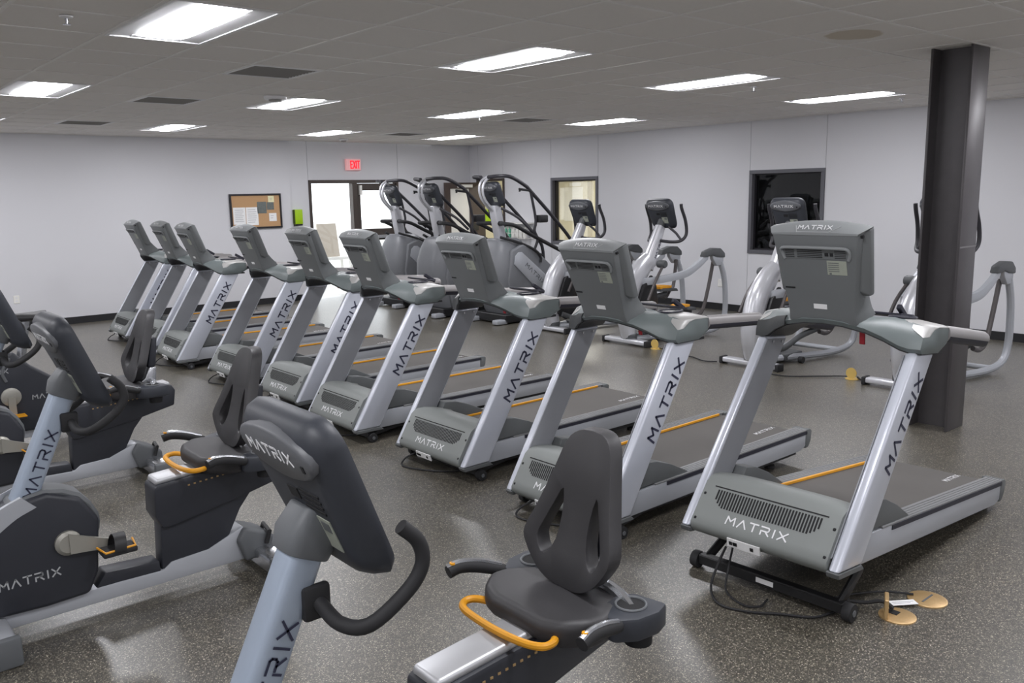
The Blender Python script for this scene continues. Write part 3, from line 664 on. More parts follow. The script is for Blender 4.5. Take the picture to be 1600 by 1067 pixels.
# ================================================================== shared bike / trainer console
def bike_console(r, oy, oz, hw, hh, body='bike_console', cap='bike_cap', th=.085):
    """head leaning forward; (oy, oz) is the centre of its front face"""
    def Q(x, t, n): return Vector((x, oy, oz))+T_*t+N_*n
    def ring(n, a, b, tb, tt, k=5):
        out = []
        rad = min(a, hh)*.35
        for cxx, ct, a0 in ((b-rad, tb+rad, -90), (a-rad, tt-rad, 0), (-a+rad, tt-rad, 90), (-b+rad, tb+rad, 180)):
            for j in range(k+1):
                an = math.radians(a0+90*j/k); out.append(Q(cxx+rad*math.cos(an), ct+rad*math.sin(an), n))
        return out
    hd = B().loft([ring(.0, hw*.80, hw*.66, -hh*.72, hh*.80), ring(.012, hw*.90, hw*.78, -hh*.84, hh*.92), ring(.035, hw*.97, hw*.88, -hh*.93, hh*.99), ring(th-.02, hw, hw*.93, -hh, hh), ring(th, hw*.95, hw*.88, -hh*.95, hh*.95)]).obj('console_head', body, r, 55)
    g = B(); n = 20
    el = lambda sc, nn, up: [Q(hw*.90*sc*math.cos(2*PI*k/n), hh*.64+up+hh*.30*sc*math.sin(2*PI*k/n), nn) for k in range(n)]
    cp = g.loft([el(1.0, .02, 0), el(1.0, -.004, 0), el(.93, -.010, 0)]).obj('console_cap', cap, r, 55)
    link('lettering', text_mesh('MATRIX', hw*1.10, hh*.135, hh*.026, 'white_print'), cp, frame(Q(-hw*.08, hh*.65, -.0105), (1, 0, 0), T_))
    B().obox(Q(hw*.70, hh*.60, -.009), (.006, 0, 0), T_*.009, N_*.003).obj('key_slot', 'slot', cp, 0)
    g = B()
    for k in range(4): g.obox(Q(hw*.36, hh*(-.02+.07*k), -.001), (hw*.24, 0, 0), T_*hh*.014, N_*.002)
    g.obox(Q(-hw*.06, hh*.10, -.001), (hw*.12, 0, 0), T_*hh*.07, N_*.002); g.obj('vent_slots', 'slot', hd, 0)
    lb = B().obox(Q(hw*.36, -hh*.32, -.0008), (hw*.22, 0, 0), T_*hh*.20, N_*.0015).obj('rating_label', 'label_green', hd, 0)
    B().obox(Q(hw*.44, -hh*.22, -.003), (hw*.09, 0, 0), T_*hh*.06, N_*.0006).obox(Q(hw*.24, -hh*.44, -.003), (hw*.05, 0, 0), T_*hh*.03, N_*.0006).obj('print', 'shroud_dark', lb, 0)
    B().obox(Q(0, .02, th+.001), (hw*.72, 0, 0), T_*hh*.6, N_*.001).obj('screen', 'black', hd, 0)
    return Q

# ================================================================== RECUMBENT BIKES (local y = distance behind the pedals' frame origin)
def make_bike(sy):
    r = empty('recumbent_bike')
    # floor frame
    fr_ = B().prism([(-.62, .055), (-.60, .13), (.0, .13), (.20, .125), (.24, .155), (.42, .165), (.60, .235), (.63, .20), (.63, .06)], -.056, .056).bevel(.008, 2).obj('floor_rail', 'silver_side', r)
    B().prism([(-.10, .125), (-.055, .19), (.185, .175), (.19, .12)], -.052, .052).bevel(.006, 2).obj('step_cover', 'bike_dark', r)
    st = B().box(-.27, .27, .64, .75, .02, .115).bevel(.02, 3).obj('rear_stabiliser', 'alloy', r)
    for s in (-1, 1): B().box(s*.285-.022, s*.285+.022, .635, .755, .0, .122).bevel(.012, 2).obj('end_cap', 'bike_grey', st)
    B().prism([(.60, .05), (.56, .17), (.60, .235), (.70, .19), (.76, .15), (.76, .09), (.66, .06)], -.085, .085).bevel(.018, 3).obj('rear_cover', 'bike_grey', r)
    B().tube([(.10, .70, .13), (.10, .72, .19), (-.02, .74, .19), (-.02, .72, .13)], .012, 8, 0).obj('lift_handle', 'black', r)
    fs = B().box(-.27, .27, -.62, -.46, .02, .12).bevel(.02, 3).obj('front_stabiliser', 'silver_side', r)
    for s in (-1, 1):
        B().box(s*.285-.022, s*.285+.022, -.63, -.45, .0, .126).bevel(.012, 2).obj('end_cap', 'bike_grey', fs)
    # drive shroud
    sh = [(-.60, .13), (-.66, .26), (-.64, .40), (-.52, .545), (-.36, .615), (-.26, .63), (-.13, .58), (-.06, .465), (-.075, .33), (-.085, .22), (-.13, .125), (-.30, .118)]
    s1 = B().prism(sh, -.085, .085).bevel(.022, 3).obj('drive_shroud', 'bike_dark', r)
    for s in (-1, 1):
        g = B(); band = crom([(s*.083, -.67, .30), (s*.083, -.58, .47), (s*.083, -.45, .58), (s*.083, -.35, .625)], 5)
        g.loft([[p+Vector((s*.006, 0, 0)), p+Vector((s*.006, .045, -.045)), p+Vector((-s*.01, .045, -.045)), p+Vector((-s*.01, -.012, .012)), p+Vector((s*.004, -.010, .010))] for p in band]).obj('silver_band', 'silver_side', s1)
        g = B(); band = crom([(s*.0, -.40, .60), (s*.0, -.27, .63), (s*.0, -.135, .582), (s*.0, -.068, .475), (0, -.07, .40)], 2)
    g = B(); g.loft([[p+Vector((-.07, 0, 0)), p+Vector((-.062, .008, .012)), p+Vector((.062, .008, .012)), p+Vector((.07, 0, 0)), p+Vector((.06, -.03, -.03)), p+Vector((-.06, -.03, -.03))] for p in band]).obj('shroud_top', 'bike_grey', s1)
    tx = text_mesh('MATRIX', .235, .034, .006, 'soft_print')
    link('lettering', tx, s1, frame((.0852, -.36, .268), (0, 1, .02), (0, 0, 1)))
    # crank and pedals
    for s, pa in ((1, (.175, -.045)), (-1, (-.175, .03))):
        c0 = (-.20, .39)
        ck = B().lathe([(.055, s*.084), (.055, s*.10), (.04, s*.112)], (0, c0[0], c0[1]), 'x', 22)
        ck.loft([[(s*.098, c0[0]+pa[0]*t-h*pa[1]*5, c0[1]+pa[1]*t+h*wd) for h, wd in ((0, .0),)]*0+[(s*.100, c0[0]+pa[0]*t, c0[1]+pa[1]*t-wd), (s*.118, c0[0]+pa[0]*t, c0[1]+pa[1]*t-wd), (s*.118, c0[0]+pa[0]*t, c0[1]+pa[1]*t+wd), (s*.100, c0[0]+pa[0]*t, c0[1]+pa[1]*t+wd)] for t, wd in ((0, .046), (.4, .034), (.8, .026), (1.05, .022))])
        ck.obj('crank_arm', 'crank', r)
        py, pz = c0[0]+pa[0], c0[1]+pa[1]-.01
        pd = B().box(s*.175-.05, s*.175+.05, py-.07, py+.075, pz-.014, pz+.012).bevel(.008, 2).obj('pedal', 'rubber', r)
        B().tube([(s*.175-.045, py-.072, pz+.012), (s*.175+.048, py-.06, pz+.012), (s*.175+.05, py+.065, pz+.018), (s*.175-.045, py+.078, pz+.018)], .005, 6).obj('edge_strip', 'orange', pd)
        g = B(); arc = [(s*.175+.056*math.cos(a), py+.0+.01*math.sin(a), pz+.005+.065*math.sin(a)) for a in [PI*k/8 for k in range(9)]]
        g.loft([[Vector(p)+Vector((0, -.025, 0)), Vector(p)+Vector((0, .025, 0)), Vector(p)+Vector((0, .025, .005)), Vector(p)+Vector((0, -.025, .005))] for p in arc]).obj('strap', 'black', pd)
    # mast
    A0, A1 = Vector((0, -.385, .50)), Vector((0, -.115, 1.09)); up = (A1-A0).normalized(); fw_ = Vector((0, -up.z, up.y))
    def mring(t, hw, hd): c = A0.lerp(A1, t); return [c+Vector((hw*math.cos(a), 0, 0))*1+fw_*hd*math.sin(a)*(1 if abs(math.sin(a)) < .95 else .97) for a in [2*PI*k/20 for k in range(20)]]
    def sq(t, hw, hd):
        c = A0.lerp(A1, t); out = []
        for k in range(24):
            a = 2*PI*k/24; ca, sa = math.cos(a), math.sin(a); e = .55
            out.append(c+Vector((hw*math.copysign(abs(ca)**e, ca), 0, 0))+fw_*hd*math.copysign(abs(sa)**e, sa))
        return out
    ms = B().loft([sq(0, .054, .052), sq(.3, .052, .050), sq(.7, .05, .048), sq(1, .05, .047)]).obj('mast', 'bike_mast', r, 50)
    link('lettering', text_mesh('MATRIX', .30, .040, .0062, 'navy_print'), ms, frame(A0.lerp(A1, .43)+Vector((.0525, 0, 0))-fw_*.004, up, fw_))
    B().loft([sq(.89, .060, .060), sq(.97, .064, .070), sq(1.07, .058, .05)]).bevel(.006, 2).obj('mast_collar', 'bike_grey', r)
    Q = bike_console(r, -.132, 1.157, .205, .225)
    # handlebar
    for s in (-1, 1):
        B().box(s*.05-.012, s*.05+.014, -.17, -.10, .875, .96).bevel(.008, 2).obj('bar_bracket', 'rubber', r)
        B().tube([(s*.06, -.13, .915), (s*.15, -.125, .895), (s*.215, -.085, .905), (s*.235, .005, .965), (s*.24, .045, 1.02), (s*.235, .04, 1.075), (s*.225, .0, 1.12)], .018, 12, 5).obj('handlebar', 'rubber', r)
    # seat post and slide
    pt = B().prism([(.195, .10), (.205, .36), (.26, .52), (.68, .52), (.675, .42), (.60, .33), (.50, .14), (.46, .115)], -.05, .05).bevel(.012, 2).obj('seat_post', 'bike_dark', r)
    ho = B().prism([(.18, .40), (.185, .535), (.20, .55), (.86, .60), (.885, .56), (.87, .455), (.62, .40), (.25, .335), (.21, .335)], -.075, .075).bevel(.014, 2).obj('slide_housing', 'bike_dark', r)
    B().prism([(.195, .545), (.20, .575), (.85, .622), (.86, .59)], -.062, .062).bevel(.012, 3).obj('slide_rail', 'rail_alloy', r)
    g = B()
    for k in range(16): g.box(.0745, .0775, .34+k*.028, .350+k*.028, .517+k*.0022, .524+k*.0022)
    g.obj('slide_rack', 'brass', ho, 0)
    # seat
    seat = [(-.11, -.245), (.11, -.245), (.175, -.225), (.235, -.15), (.235, -.09), (.19, .02), (.13, .09), (-.13, .09), (-.19, .02), (-.235, -.09), (-.235, -.15), (-.175, -.225)]
    B().prism([(x, y+sy) for x, y in seat], .565, .655, 'z').bevel(.032, 4).xf(lambda c: (c.x, c.y, c.z-.018*(1-min(1, abs(c.x)/.2)**2)*(1 if c.z > .62 else 0)-(c.y-sy)*.05)).obj('seat_cushion', 'vinyl', r, 60)
    B().box(-.07, .07, sy-.14, sy+.10, .555, .60).bevel(.01, 2).obj('seat_carriage', 'bike_grey', r)
    B().tube([(-.09, sy-.17, .585), (-.155, sy-.205, .60), (-.205, sy-.235, .603), (-.215, sy-.27, .60), (-.17, sy-.30, .60), (-.03, sy-.315, .605), (.10, sy-.31, .61), (.165, sy-.285, .612), (.17, sy-.245, .612), (.135, sy-.21, .605), (.09, sy-.19, .59)], .012, 10, 5).obj('release_lever', 'orange', r)
    B().prism([(sy+.02, .58), (sy-.01, .63), (sy+.04, .67), (sy+.07, .74), (sy+.12, .74), (sy+.11, .62), (sy+.08, .57)], -.05, .05).bevel(.012, 2).obj('back_bracket', 'alloy', r)
    B().tube([(-.22, sy+.03, .63), (-.10, sy+.07, .645), (.10, sy+.07, .645), (.22, sy+.03, .63)], .022, 10, 4).obj('arm_tube', 'alloy', r)
    for s in (-1, 1):
        cpb = B().prism([(s*.15, sy-.03), (s*.14, sy+.06), (s*.17, sy+.10), (s*.28, sy+.12), (s*.30, sy+.06), (s*.29, sy-.02), (s*.25, sy-.08), (s*.20, sy-.08)], .575, .65, 'z').bevel(.012, 2).obj('cup_holder', 'bike_console', r)
        B().prism(circ(s*.215, sy+.03, .045, 20), .62, .6515, 'z').obj('cup_shade_disc', 'slot', cpb)  # solid black disc; the shade of a deep cup is put into its colour
        B().tube([(s*.215+.046*math.cos(a), sy+.03+.046*math.sin(a), .652) for a in [2*PI*k/20 for k in range(21)]], .004, 6).obj('cup_rim', 'bike_grey', cpb)
        B().lathe([(.042, .535), (.044, .58)], (s*.235, sy+.04, 0), n=18).obj('cup_base', 'slot', cpb)
        gp = B().tube([(s*.255, sy-.07, .632), (s*.268, sy-.11, .645), (s*.285, sy-.17, .665), (s*.297, sy-.225, .675), (s*.302, sy-.265, .668)], .021, 12, 3, rr=(.019, .021)).obj('hand_grip', 'rubber', r)
        B().tube([(s*.262, sy-.08, .652), (s*.282, sy-.15, .680), (s*.298, sy-.225, .694), (s*.305, sy-.268, .684)], .009, 8, 3).obj('chrome_strip', 'alloy', gp)
        B().lathe([(.010, 0), (.009, .006)], (s*.300, sy-.250, .692), n=12).obj('button', 'orange', gp)
    # backrest
    hf = crom([(0, .475, 0), (.055, .468, 0), (.095, .43, 0), (.125, .33, 0), (.16, .22, 0), (.188, .14, 0), (.175, .095, 0), (.12, .03, 0), (.06, 0, 0), (0, -.004, 0)], 3)
    out = [(p.x, p.y) for p in hf]+[(-p.x, p.y) for p in hf[-2:0:-1]]
    hl = crom([(.072, .285, 0), (.092, .25, 0), (.125, .17, 0), (.138, .125, 0), (.115, .08, 0), (.09, .085, 0), (.066, .13, 0), (.060, .21, 0)], 2, True)
    holes = [[(p.x, p.y) for p in hl], [(-p.x, p.y) for p in hl]]
    B().plate(out, holes, 0, .055).bevel(.011, 2, 50).xf(lambda c: (c.x, sy-.045+c.y+.28*c.z-.9*c.x*c.x, c.z+.655)).obj('backrest', 'vinyl', r, 60)
    B().prism([(sy+.06, .74), (sy+.10, .94), (sy+.14, .94), (sy+.115, .74)], -.055, .055).bevel(.012, 2).obj('back_plate', 'bike_dark', r)
    return r
bA = make_bike(.77); bA.location = (1.0, 1.81, 0)
tag(bA, 'recumbent bike nearest the camera, console in the foreground centre', 'exercise bike')
bB = make_bike(.625); bB.location = (1.0, 4.07, 0)
tag(bB, 'recumbent bike behind the nearest one, dark drive shroud at lower left', 'exercise bike')
bC = make_bike(.66); bC.location = (1.085, 6.03, 0)
tag(bC, 'recumbent bike third from the camera, partly cut by the left edge', 'exercise bike')
for o in (bA, bB, bC): o.rotation_euler = (0, 0, -PI/2); o['group'] = 'recumbent bikes'

# ================================================================== UPRIGHT BIKES at the left edge
def make_upright():
    r = empty('upright_bike')
    sh = [(-.42, .10), (-.52, .22), (-.52, .42), (-.40, .60), (-.22, .72), (-.05, .74), (.06, .62), (.22, .50), (.36, .30), (.34, .12)]
    s1 = B().prism(sh, -.085, .085).bevel(.022, 3).obj('drive_shroud', 'bike_dark', r)
    link('lettering', text_mesh('MATRIX', .25, .034, .006, 'soft_print'), s1, frame((.0855, .17, .375), (0, 1, .02), (0, 0, 1)))
    link('lettering', text_mesh('MATRIX', .25, .034, .006, 'soft_print'), s1, frame((.0855, -.225, .60), (0, 1, .02), (0, 0, 1)))
    for s in (-1, 1): B().tube([(s*.085, -.08, .70), (s*.09, -.14, .60), (s*.09, -.12, .52)], .012, 8, 3).obj('trim_strip', 'bike_grey', s1)
    B().prism([(-.60, .05), (-.58, .115), (.60, .115), (.62, .05)], -.05, .05).bevel(.008, 2).obj('floor_rail', 'silver_side', r)
    for y in (-.55, .55):
        st = B().box(-.25, .25, y-.05, y+.05, .0, .10).bevel(.015, 2).obj('stabiliser', 'silver_side', r)
        for s in (-1, 1): B().box(s*.265-.02, s*.265+.02, y-.055, y+.055, 0, .105).bevel(.01, 2).obj('end_cap', 'bike_grey', st)
    for s, dz in ((1, -.15), (-1, .15)):
        g = B().lathe([(.07, s*.085), (.07, s*.098), (.05, s*.108)], (0, -.10, .40), 'x', 22)
        g.obox((s*.108, -.10, .40+dz*.5), (.009, 0, 0), (0, .025, 0), (0, 0, dz*.5)); g.obj('crank_arm', 'crank', r)
        pd = B().box(s*.17-.05, s*.17+.05, -.17, -.03, .40+dz-.014, .40+dz+.012).bevel(.008, 2).obj('pedal', 'rubber', r)
        B().box(s*.17-.052, s*.17+.052, -.172, -.028, .40+dz+.010, .40+dz+.016).obj('edge_strip', 'orange', pd, 0)
    B().prism([(-.50, .50), (-.36, .62), (-.38, 1.10), (-.47, 1.12)], -.05, .05).bevel(.015, 2).obj('mast', 'bike_mast', r)
    bike_console(r, -.46, 1.24, .17, .17)
    for s in (-1, 1): B().tube([(s*.03, -.42, 1.06), (s*.16, -.38, 1.06), (s*.23, -.25, 1.10), (s*.24, -.18, 1.16), (s*.23, -.28, 1.20)], .017, 10, 4).obj('handlebar', 'rubber', r)
    B().tube([(0, .0, .60), (0, .07, .975)], .034, 12).obj('seat_post', 'alloy', r)
    B().loft([[(w_*math.cos(a), y, z+.035*math.sin(a)) for a in [2*PI*k/14 for k in range(14)]] for y, w_, z in ((-.07, .02, .985), (-.055, .03, .99), (.0, .04, .99), (.08, .09, .99), (.15, .12, .99), (.20, .11, .995), (.22, .06, .995))]).obj('saddle', 'vinyl', r, 60)
    return r
u1 = make_upright(); u1.location = (1.30, 7.44, 0); u1.rotation_euler = (0, 0, -PI/2); tag(u1, 'dark upright bike behind the third recumbent bike, at the left edge', 'exercise bike')

# ================================================================== ELLIPTICAL TRAINERS
def make_elliptical():
    r = empty('elliptical_trainer')
    fb = B().box(-.33, .33, -.055, .055, .018, .075).bevel(.018, 3).obj('front_foot', 'ell_silver', r)
    for s in (-1, 1): B().box(s*.345-.02, s*.345+.02, -.06, .06, 0, .078).bevel(.012, 2).obj('foot_cap', 'rubber', fb)
    P = crom([(0, .06, .06), (0, .0, .30), (0, .01, .50), (0, .09, .72), (0, .25, .90), (0, .40, 1.02)], 5)
    hw = crom([(.085, .10, 0), (.10, .125, 0), (.105, .135, 0), (.10, .145, 0), (.092, .14, 0), (.072, .11, 0)], 5); rings = []
    for i, p in enumerate(P):
        t = (P[min(i+1, len(P)-1)]-P[max(i-1, 0)]).normalized(); nn = Vector((0, t.z, -t.y)); a_, b_ = hw[i].x, hw[i].y
        rings.append([p+Vector((a_*math.cos(q), 0, 0))+nn*b_*math.sin(q) for q in [2*PI*k/20 for k in range(20)]])
    B().loft(rings).obj('body', 'ell_silver', r, 60)
    B().lathe([(.10, .06), (.105, .12), (.098, .13)], (0, .05, 0), n=20).obj('base_collar', 'ell_dark', r)
    for s in (-1, 1):
        B().prism([(.05, .25), (.06, .45), (.18, .72), (.34, .84), (.42, .70), (.46, .45), (.38, .22), (.2, .15)], s*.075, s*.125).bevel(.015, 2).obj('drive_cover', 'black', r)
    m0, m1 = Vector((0, .36, .92)), Vector((0, .62, 1.42)); u_ = (m1-m0).normalized(); f_ = Vector((0, -u_.z, u_.y))
    ring = lambda c, a_, b_: [c+Vector((a_*math.copysign(abs(math.cos(q))**.6, math.cos(q)), 0, 0))+f_*b_*math.copysign(abs(math.sin(q))**.6, math.sin(q)) for q in [2*PI*k/20 for k in range(20)]]
    ms = B().loft([ring(m0, .062, .10), ring(m0.lerp(m1, .5), .058, .082), ring(m1, .052, .062)]).obj('mast', 'ell_silver', r, 50)
    link('lettering', text_mesh('MATRIX', .26, .032, .006, 'navy_print'), ms, frame(m0.lerp(m1, .5)+Vector((.0595, 0, 0))-f_*.035, u_, f_))
    B().tube([(0, .60, 1.39), (0, .66, 1.50)], .05, 14).obj('console_collar', 'ell_dark', r)
    bike_console(r, .60, 1.56, .205, .20)
    for s in (-1, 1):
        B().tube([(s*.04, .56, 1.25), (s*.18, .63, 1.235), (s*.26, .71, 1.25), (s*.285, .78, 1.33), (s*.285, .76, 1.49), (s*.28, .69, 1.64), (s*.28, .675, 1.70)], .02, 10, 5).obj('fixed_handle', 'climber_rail', r)
        B().tube([(s*.10, .66, 1.42), (s*.19, .70, 1.34), (s*.25, .72, 1.26)], .016, 8).obj('handle_stay', 'climber_rail', r)
        # swing lever
        B().lathe([(.045, s*.12), (.05, s*.16), (.05, s*.22), (.04, s*.235)], (0, .45, .97), 'x', 16).obj('pivot_knob', 'ell_dark', r)
        B().tube([(s*.2, .44, .95), (s*.23, .27, .78), (s*.24, .12, .55)], .018, 8, 3).obj('lever_rod', 'link_dark', r)
        # frame arm to the rear joint
        pa = crom([(s*.07, .20, .76), (s*.22, .40, .79), (s*.33, .70, .84), (s*.35, .92, .93), (s*.35, 1.12, 1.04)], 5)
        g = B(); g.loft([[p+Vector((dx, 0, dz)) for dx, dz in ((-.022, -.045), (.022, -.045), (.03, 0), (.022, .042), (-.022, .042), (-.03, 0))] for p in pa]); g.obj('frame_arm', 'silver_side', r, 60)
        B().prism([(1.02, 1.03), (1.06, 1.10), (1.22, 1.135), (1.36, 1.125), (1.45, 1.06), (1.455, 1.0), (1.30, 1.015), (1.18, 1.045), (1.10, 1.03)], s*.305, s*.395).bevel(.014, 2).obj('joint_cap', 'ell_dark', r)
        B().prism([(1.20, 1.045), (1.44, 1.01), (1.44, .95), (1.38, .90), (1.30, .90), (1.22, .99)], s*.32, s*.38).bevel(.012, 2).obj('joint_bracket', 'silver_side', r)
        lg = [(s*.35, 1.40, .95), (s*.35, 1.49, .75), (s*.35, 1.53, .50), (s*.345, 1.53, .25), (s*.33, 1.44, .10), (s*.29, 1.15, .05), (s*.20, .75, .05), (s*.10, .35, .06), (s*.06, .10, .06)]
        B().tube(lg, .036, 10, 5).obj('rear_leg', 'silver_side', r)
        z0 = .40 if s > 0 else .60; y0 = .84 if s > 0 else .98
        B().tube([(s*.30, 1.32, .95), (s*.285, 1.25, .62), (s*.275, 1.16, z0-.05), (s*.26, 1.06, z0-.13), (s*.25, .92, z0-.10)], .024, 10, 5).obj('swing_link', 'link_dark', r)
        B().tube([(s*.14, .10, .24), (s*.18, .32, z0-.22), (s*.20, .62, z0-.12), (s*.20, 1.0, z0-.07)], .034, 10, 5, flat=.7).obj('pedal_arm', 'ell_dark', r)
        pd = B().prism([(y0-.18, z0-.03), (y0-.18, z0+.0), (y0-.12, z0+.015), (y0+.16, z0-.01), (y0+.19, z0-.05)], s*.13, s*.28).bevel(.01, 2).obj('foot_plate', 'ell_dark', r)
        B().prism([(y0-.185, z0+.002), (y0-.185, z0+.035), (y0-.10, z0+.05), (y0+.06, z0+.035), (y0+.05, z0+.004)], s*.135, s*.275).bevel(.008, 2).obj('toe_pad', 'orange', pd)
        B().lathe([(.035, -.025), (.035, .025)], (s*.26, .56, .035), 'x', 14).obj('roller', 'rubber', r)
    B().tube([(-.30, 1.30, .055), (.30, 1.30, .055)], .028, 10).obj('cross_tube', 'silver_side', r)
    B().box(-.16, .16, .40, .75, .03, .10).bevel(.015, 2).obj('ramp_base', 'ell_dark', r)
    return r
e1 = make_elliptical(); EL = [(7.86, 8.46, 'elliptical trainer in front of the lit beige window'), (7.83, 7.04, 'elliptical trainer with both rear arms in view, between the two windows'), (7.70, 5.16, 'elliptical trainer in front of the dark window'), (7.78, 3.58, 'elliptical trainer half hidden behind the steel column')]
for k, (x, y, lb) in enumerate(EL):
    o = e1 if k == 0 else copy_tree(e1); o.location = (x, y, 0); o.rotation_euler = (0, 0, -PI/2); tag(o, lb, 'elliptical', 'elliptical trainers along the window wall')

# ================================================================== STAIR CLIMBERS
def make_climber():
    r = empty('stair_climber')
    B().box(-.36, .36, -.05, 1.35, .02, .14).bevel(.01, 1).obj('base', 'black', r)
    for s in (-1, 1): B().box(s*.30-.06, s*.30+.06, -.20, .0, .01, .075).bevel(.015, 2).obj('front_foot', 'silver_side', r)
    # moulded front housing
    rings = []
    for z, y0, y1, hw in ((.12, .05, .60, .30), (.35, -.06, .70, .34), (.62, -.13, .66, .36), (.85, -.12, .58, .35), (1.05, -.06, .52, .31), (1.18, .0, .46, .25), (1.22, .05, .40, .20)):
        c = (y0+y1)/2; d = (y1-y0)/2
        rings.append([(hw*math.copysign(abs(math.cos(a))**.55, math.cos(a)), c+d*math.copysign(abs(math.sin(a))**.55, math.sin(a)), z) for a in [2*PI*k/28 for k in range(28)]])
    B().loft(rings).obj('front_housing', 'climber_grey', r, 50)
    for s in (-1, 1):
        sd = B().prism([(.10, 1.06), (.30, 1.14), (.52, 1.08), (1.42, .36), (1.45, .14), (.15, .14), (.02, .62)], s*.30, s*.375).bevel(.025, 3).obj('side_panel', 'climber_grey', r)
        pn = B().prism([(.14, .98), (.20, 1.03), (.27, 1.03), (.88, .56), (.90, .50), (.72, .37), (.66, .38), (.12, .86)], s*.375, s*.39).bevel(.006, 2).obj('name_panel', 'silver_side', sd)
        if s > 0: link('lettering', text_mesh('MATRIX', .46, .055, .011, 'bike_grey'), pn, frame((.3905, .52, .70), (0, .6, -.52), (0, .52, .6)))
        # rails
        B().tube([(s*.08, -.08, 2.10), (s*.30, -.04, 2.11), (s*.38, .10, 2.09), (s*.38, .36, 1.97), (s*.38, .46, 1.89), (s*.38, .92, 1.49), (s*.38, 1.25, 1.17), (s*.38, 1.38, .95), (s*.38, 1.40, .30)], .026, 10, 4).obj('top_rail', 'climber_rail', r)
        B().tube([(s*.38, .46, 1.88), (s*.38, .55, 1.48), (s*.38, .52, 1.33), (s*.38, .58, 1.2), (s*.36, .53, 1.04)], .02, 10, 3).obj('rail_post', 'climber_rail', r)
        B().tube([(s*.05, .15, 1.44), (s*.30, .03, 1.44), (s*.38, .16, 1.41), (s*.38, .46, 1.27), (s*.38, 1.07, 1.0), (s*.38, 1.36, .88)], .029, 10, 4).obj('hand_rail', 'rubber', r)
        B().tube([(s*.14, .10, 1.66), (s*.30, .28, 1.52), (s*.38, .46, 1.33)], .02, 10, 3).obj('brace', 'climber_rail', r)
        B().tube([(s*.38, .46, 1.90), (s*.38, .24, 1.925), (s*.38, .25, 1.89)], .018, 8).obj('grip_stub', 'rubber', r)
        if s > 0: B().box(s*.38-.07, s*.38+.07, .58, .74, 1.44, 1.55).bevel(.02, 2).obj('cup_holder', 'rubber', r)
        B().tube([(s*.20, .02, 1.25), (s*.34, .30, 1.15), (s*.385, .53, 1.04), (s*.385, .63, .94), (s*.385, .63, .86)], .02, 10, 3).obj('lower_rail', 'rubber', r)
        B().tube([(s*.05, .02, 2.12), (s*.045, -.10, 2.05), (s*.04, -.15, 1.95), (s*.035, -.12, 1.80), (s*.03, .03, 1.64), (s*.03, .10, 1.58)], .019, 10, 4).obj('front_hoop', 'ell_silver', r)
    B().lathe([(.035, -.12), (.035, .12)], (0, .12, 1.44), 'x', 14).obj('bar_hub', 'rubber', r)
    B().prism([(.02, 1.70), (.16, 1.70), (.26, 1.20), (.12, 1.20)], -.07, .07).bevel(.02, 3).obj('mast', 'ell_silver', r)
    bike_console(r, .03, 1.84, .19, .19)
    for k in range(5):
        B().box(-.28, .28, .55+k*.17, .80+k*.17, .88-k*.17, .93-k*.17).bevel(.006, 1).obj('step', 'black', r)
    return r
c1 = make_climber(); CL = [(7.85, 9.7, 'stair climber nearest the camera, silver name panel on its side'), (7.64, 10.92, 'middle one of the three stair climbers'), (7.85, 12.36, 'stair climber nearest the glass entrance')]
for k, (x, y, lb) in enumerate(CL):
    o = c1 if k == 0 else copy_tree(c1); o.location = (x, y, 0); o.rotation_euler = (0, 0, -PI/2); tag(o, lb, 'stair climber', 'stair climbers by the corner')

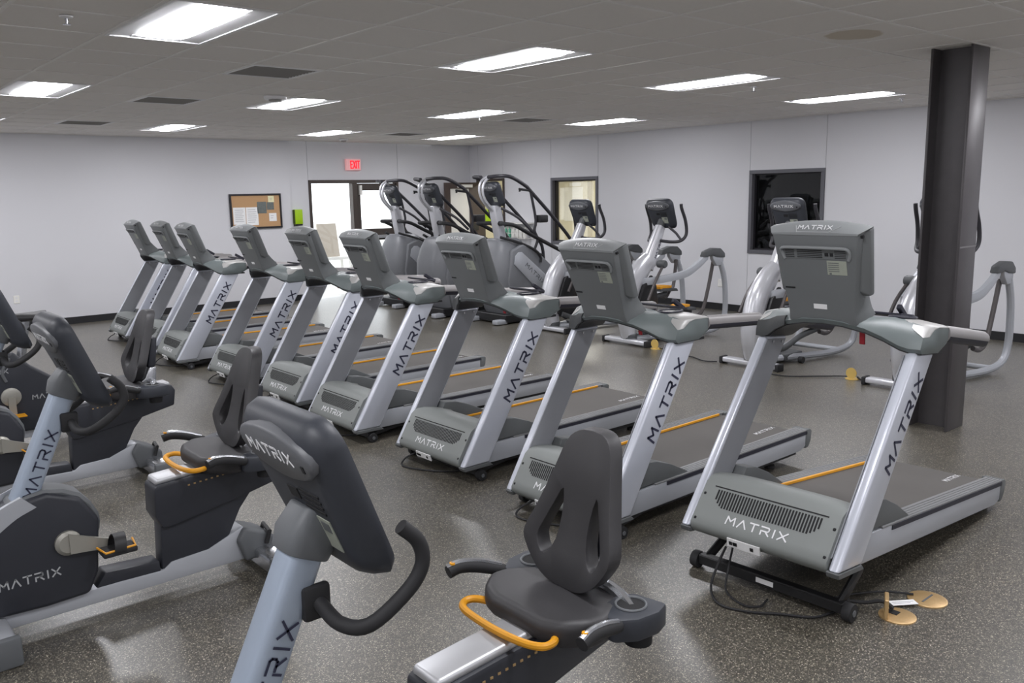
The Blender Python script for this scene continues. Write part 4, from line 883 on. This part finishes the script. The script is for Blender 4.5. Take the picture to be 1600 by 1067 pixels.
# ================================================================== floor sockets and cords
fp = empty('floor_outlet', (3.54, 1.584, 0)); tag(fp, 'round brass floor outlet with its lid flipped up', 'floor outlet', 'floor outlets')
B().lathe([(.078, .0), (.078, .005), (.07, .008)], n=28).obj('cover_plate', 'brass', fp)
B().obox((-.035, .035, .05), (.04, .02, 0), (.004, -.008, 0), (0, .0, .045)).bevel(.003, 1).obj('lid', 'brass', fp)
B().box(-.01, .03, .0, .05, .008, .010).obj('opening', 'slot', fp, 0)
f2 = empty('floor_outlet', (3.79, 1.565, 0)); tag(f2, 'closed round brass floor outlet lying flat', 'floor outlet', 'floor outlets')
B().lathe([(.085, .0), (.085, .005), (.078, .008)], n=28).obj('cover_plate', 'brass', f2); B().box(-.05, .05, -.004, .004, .008, .010).obj('lid_seam', 'bike_grey', f2, 0)
def upright_disc(loc, lb):
    o = empty('floor_outlet', loc); tag(o, lb, 'floor outlet', 'floor outlets')
    B().lathe([(.07, 0), (.07, .005), (.06, .008)], n=24).obj('cover_plate', 'brass_bright', o)
    B().lathe([(.055, -.004), (.055, .004)], (-.03, .0, .062), 'x', 22).obj('lid', 'brass_bright', o)
upright_disc((7.90, 4.12, 0), 'yellow brass floor outlet with open lid beside the column'); upright_disc((7.84, 6.57, 0), 'yellow brass floor outlet by the second trainer foot')
def cord(pts, lb, r=.006, m='rubber'): tag(B().tube(pts, r, 6, 6).obj('power_cable', m), lb, 'cable', 'cables on the floor')
cord([(3.40, 1.80, .05), (3.50, 1.72, .03), (3.55, 1.66, .04), (3.555, 1.61, .02)], 'thick black cable running into the open brass floor outlet', .008)
cord([(3.45, 1.83, .03), (3.58, 1.80, .015), (3.70, 1.72, .015), (3.77, 1.62, .015)], 'thin black cable with white tags reaching the closed floor outlet', .005)
cord([(7.60, 5.02, .008), (7.55, 4.95, .008), (7.52, 4.65, .008), (7.75, 4.40, .008), (7.88, 4.25, .012), (7.90, 4.15, .02)], 'black cable between the dark-window trainer and the yellow floor outlet')
cord([(7.92, 4.08, .02), (7.88, 4.03, .012), (7.86, 3.985, .012)], 'short black cable from the yellow floor outlet to the column trainer', .009)
cord([(7.66, 5.56, .009), (7.60, 5.70, .008), (7.70, 5.95, .008), (7.62, 6.10, .008), (7.78, 6.30, .008), (7.84, 6.52, .015)], 'tangled black cable between the two middle trainers')
tg = empty('cable_tag', (3.66, 1.615, .012), math.radians(-35)); tag(tg, 'white paper tag lying between the two brass floor outlets', 'tag')
B().box(-.06, .06, -.022, .022, 0, .002).obj('paper', 'paper', tg, 0); B().box(-.05, .05, .004, .007, .002, .0025).box(-.05, .03, -.008, -.005, .002, .0025).obj('print', 'print_grey', tg, 0)
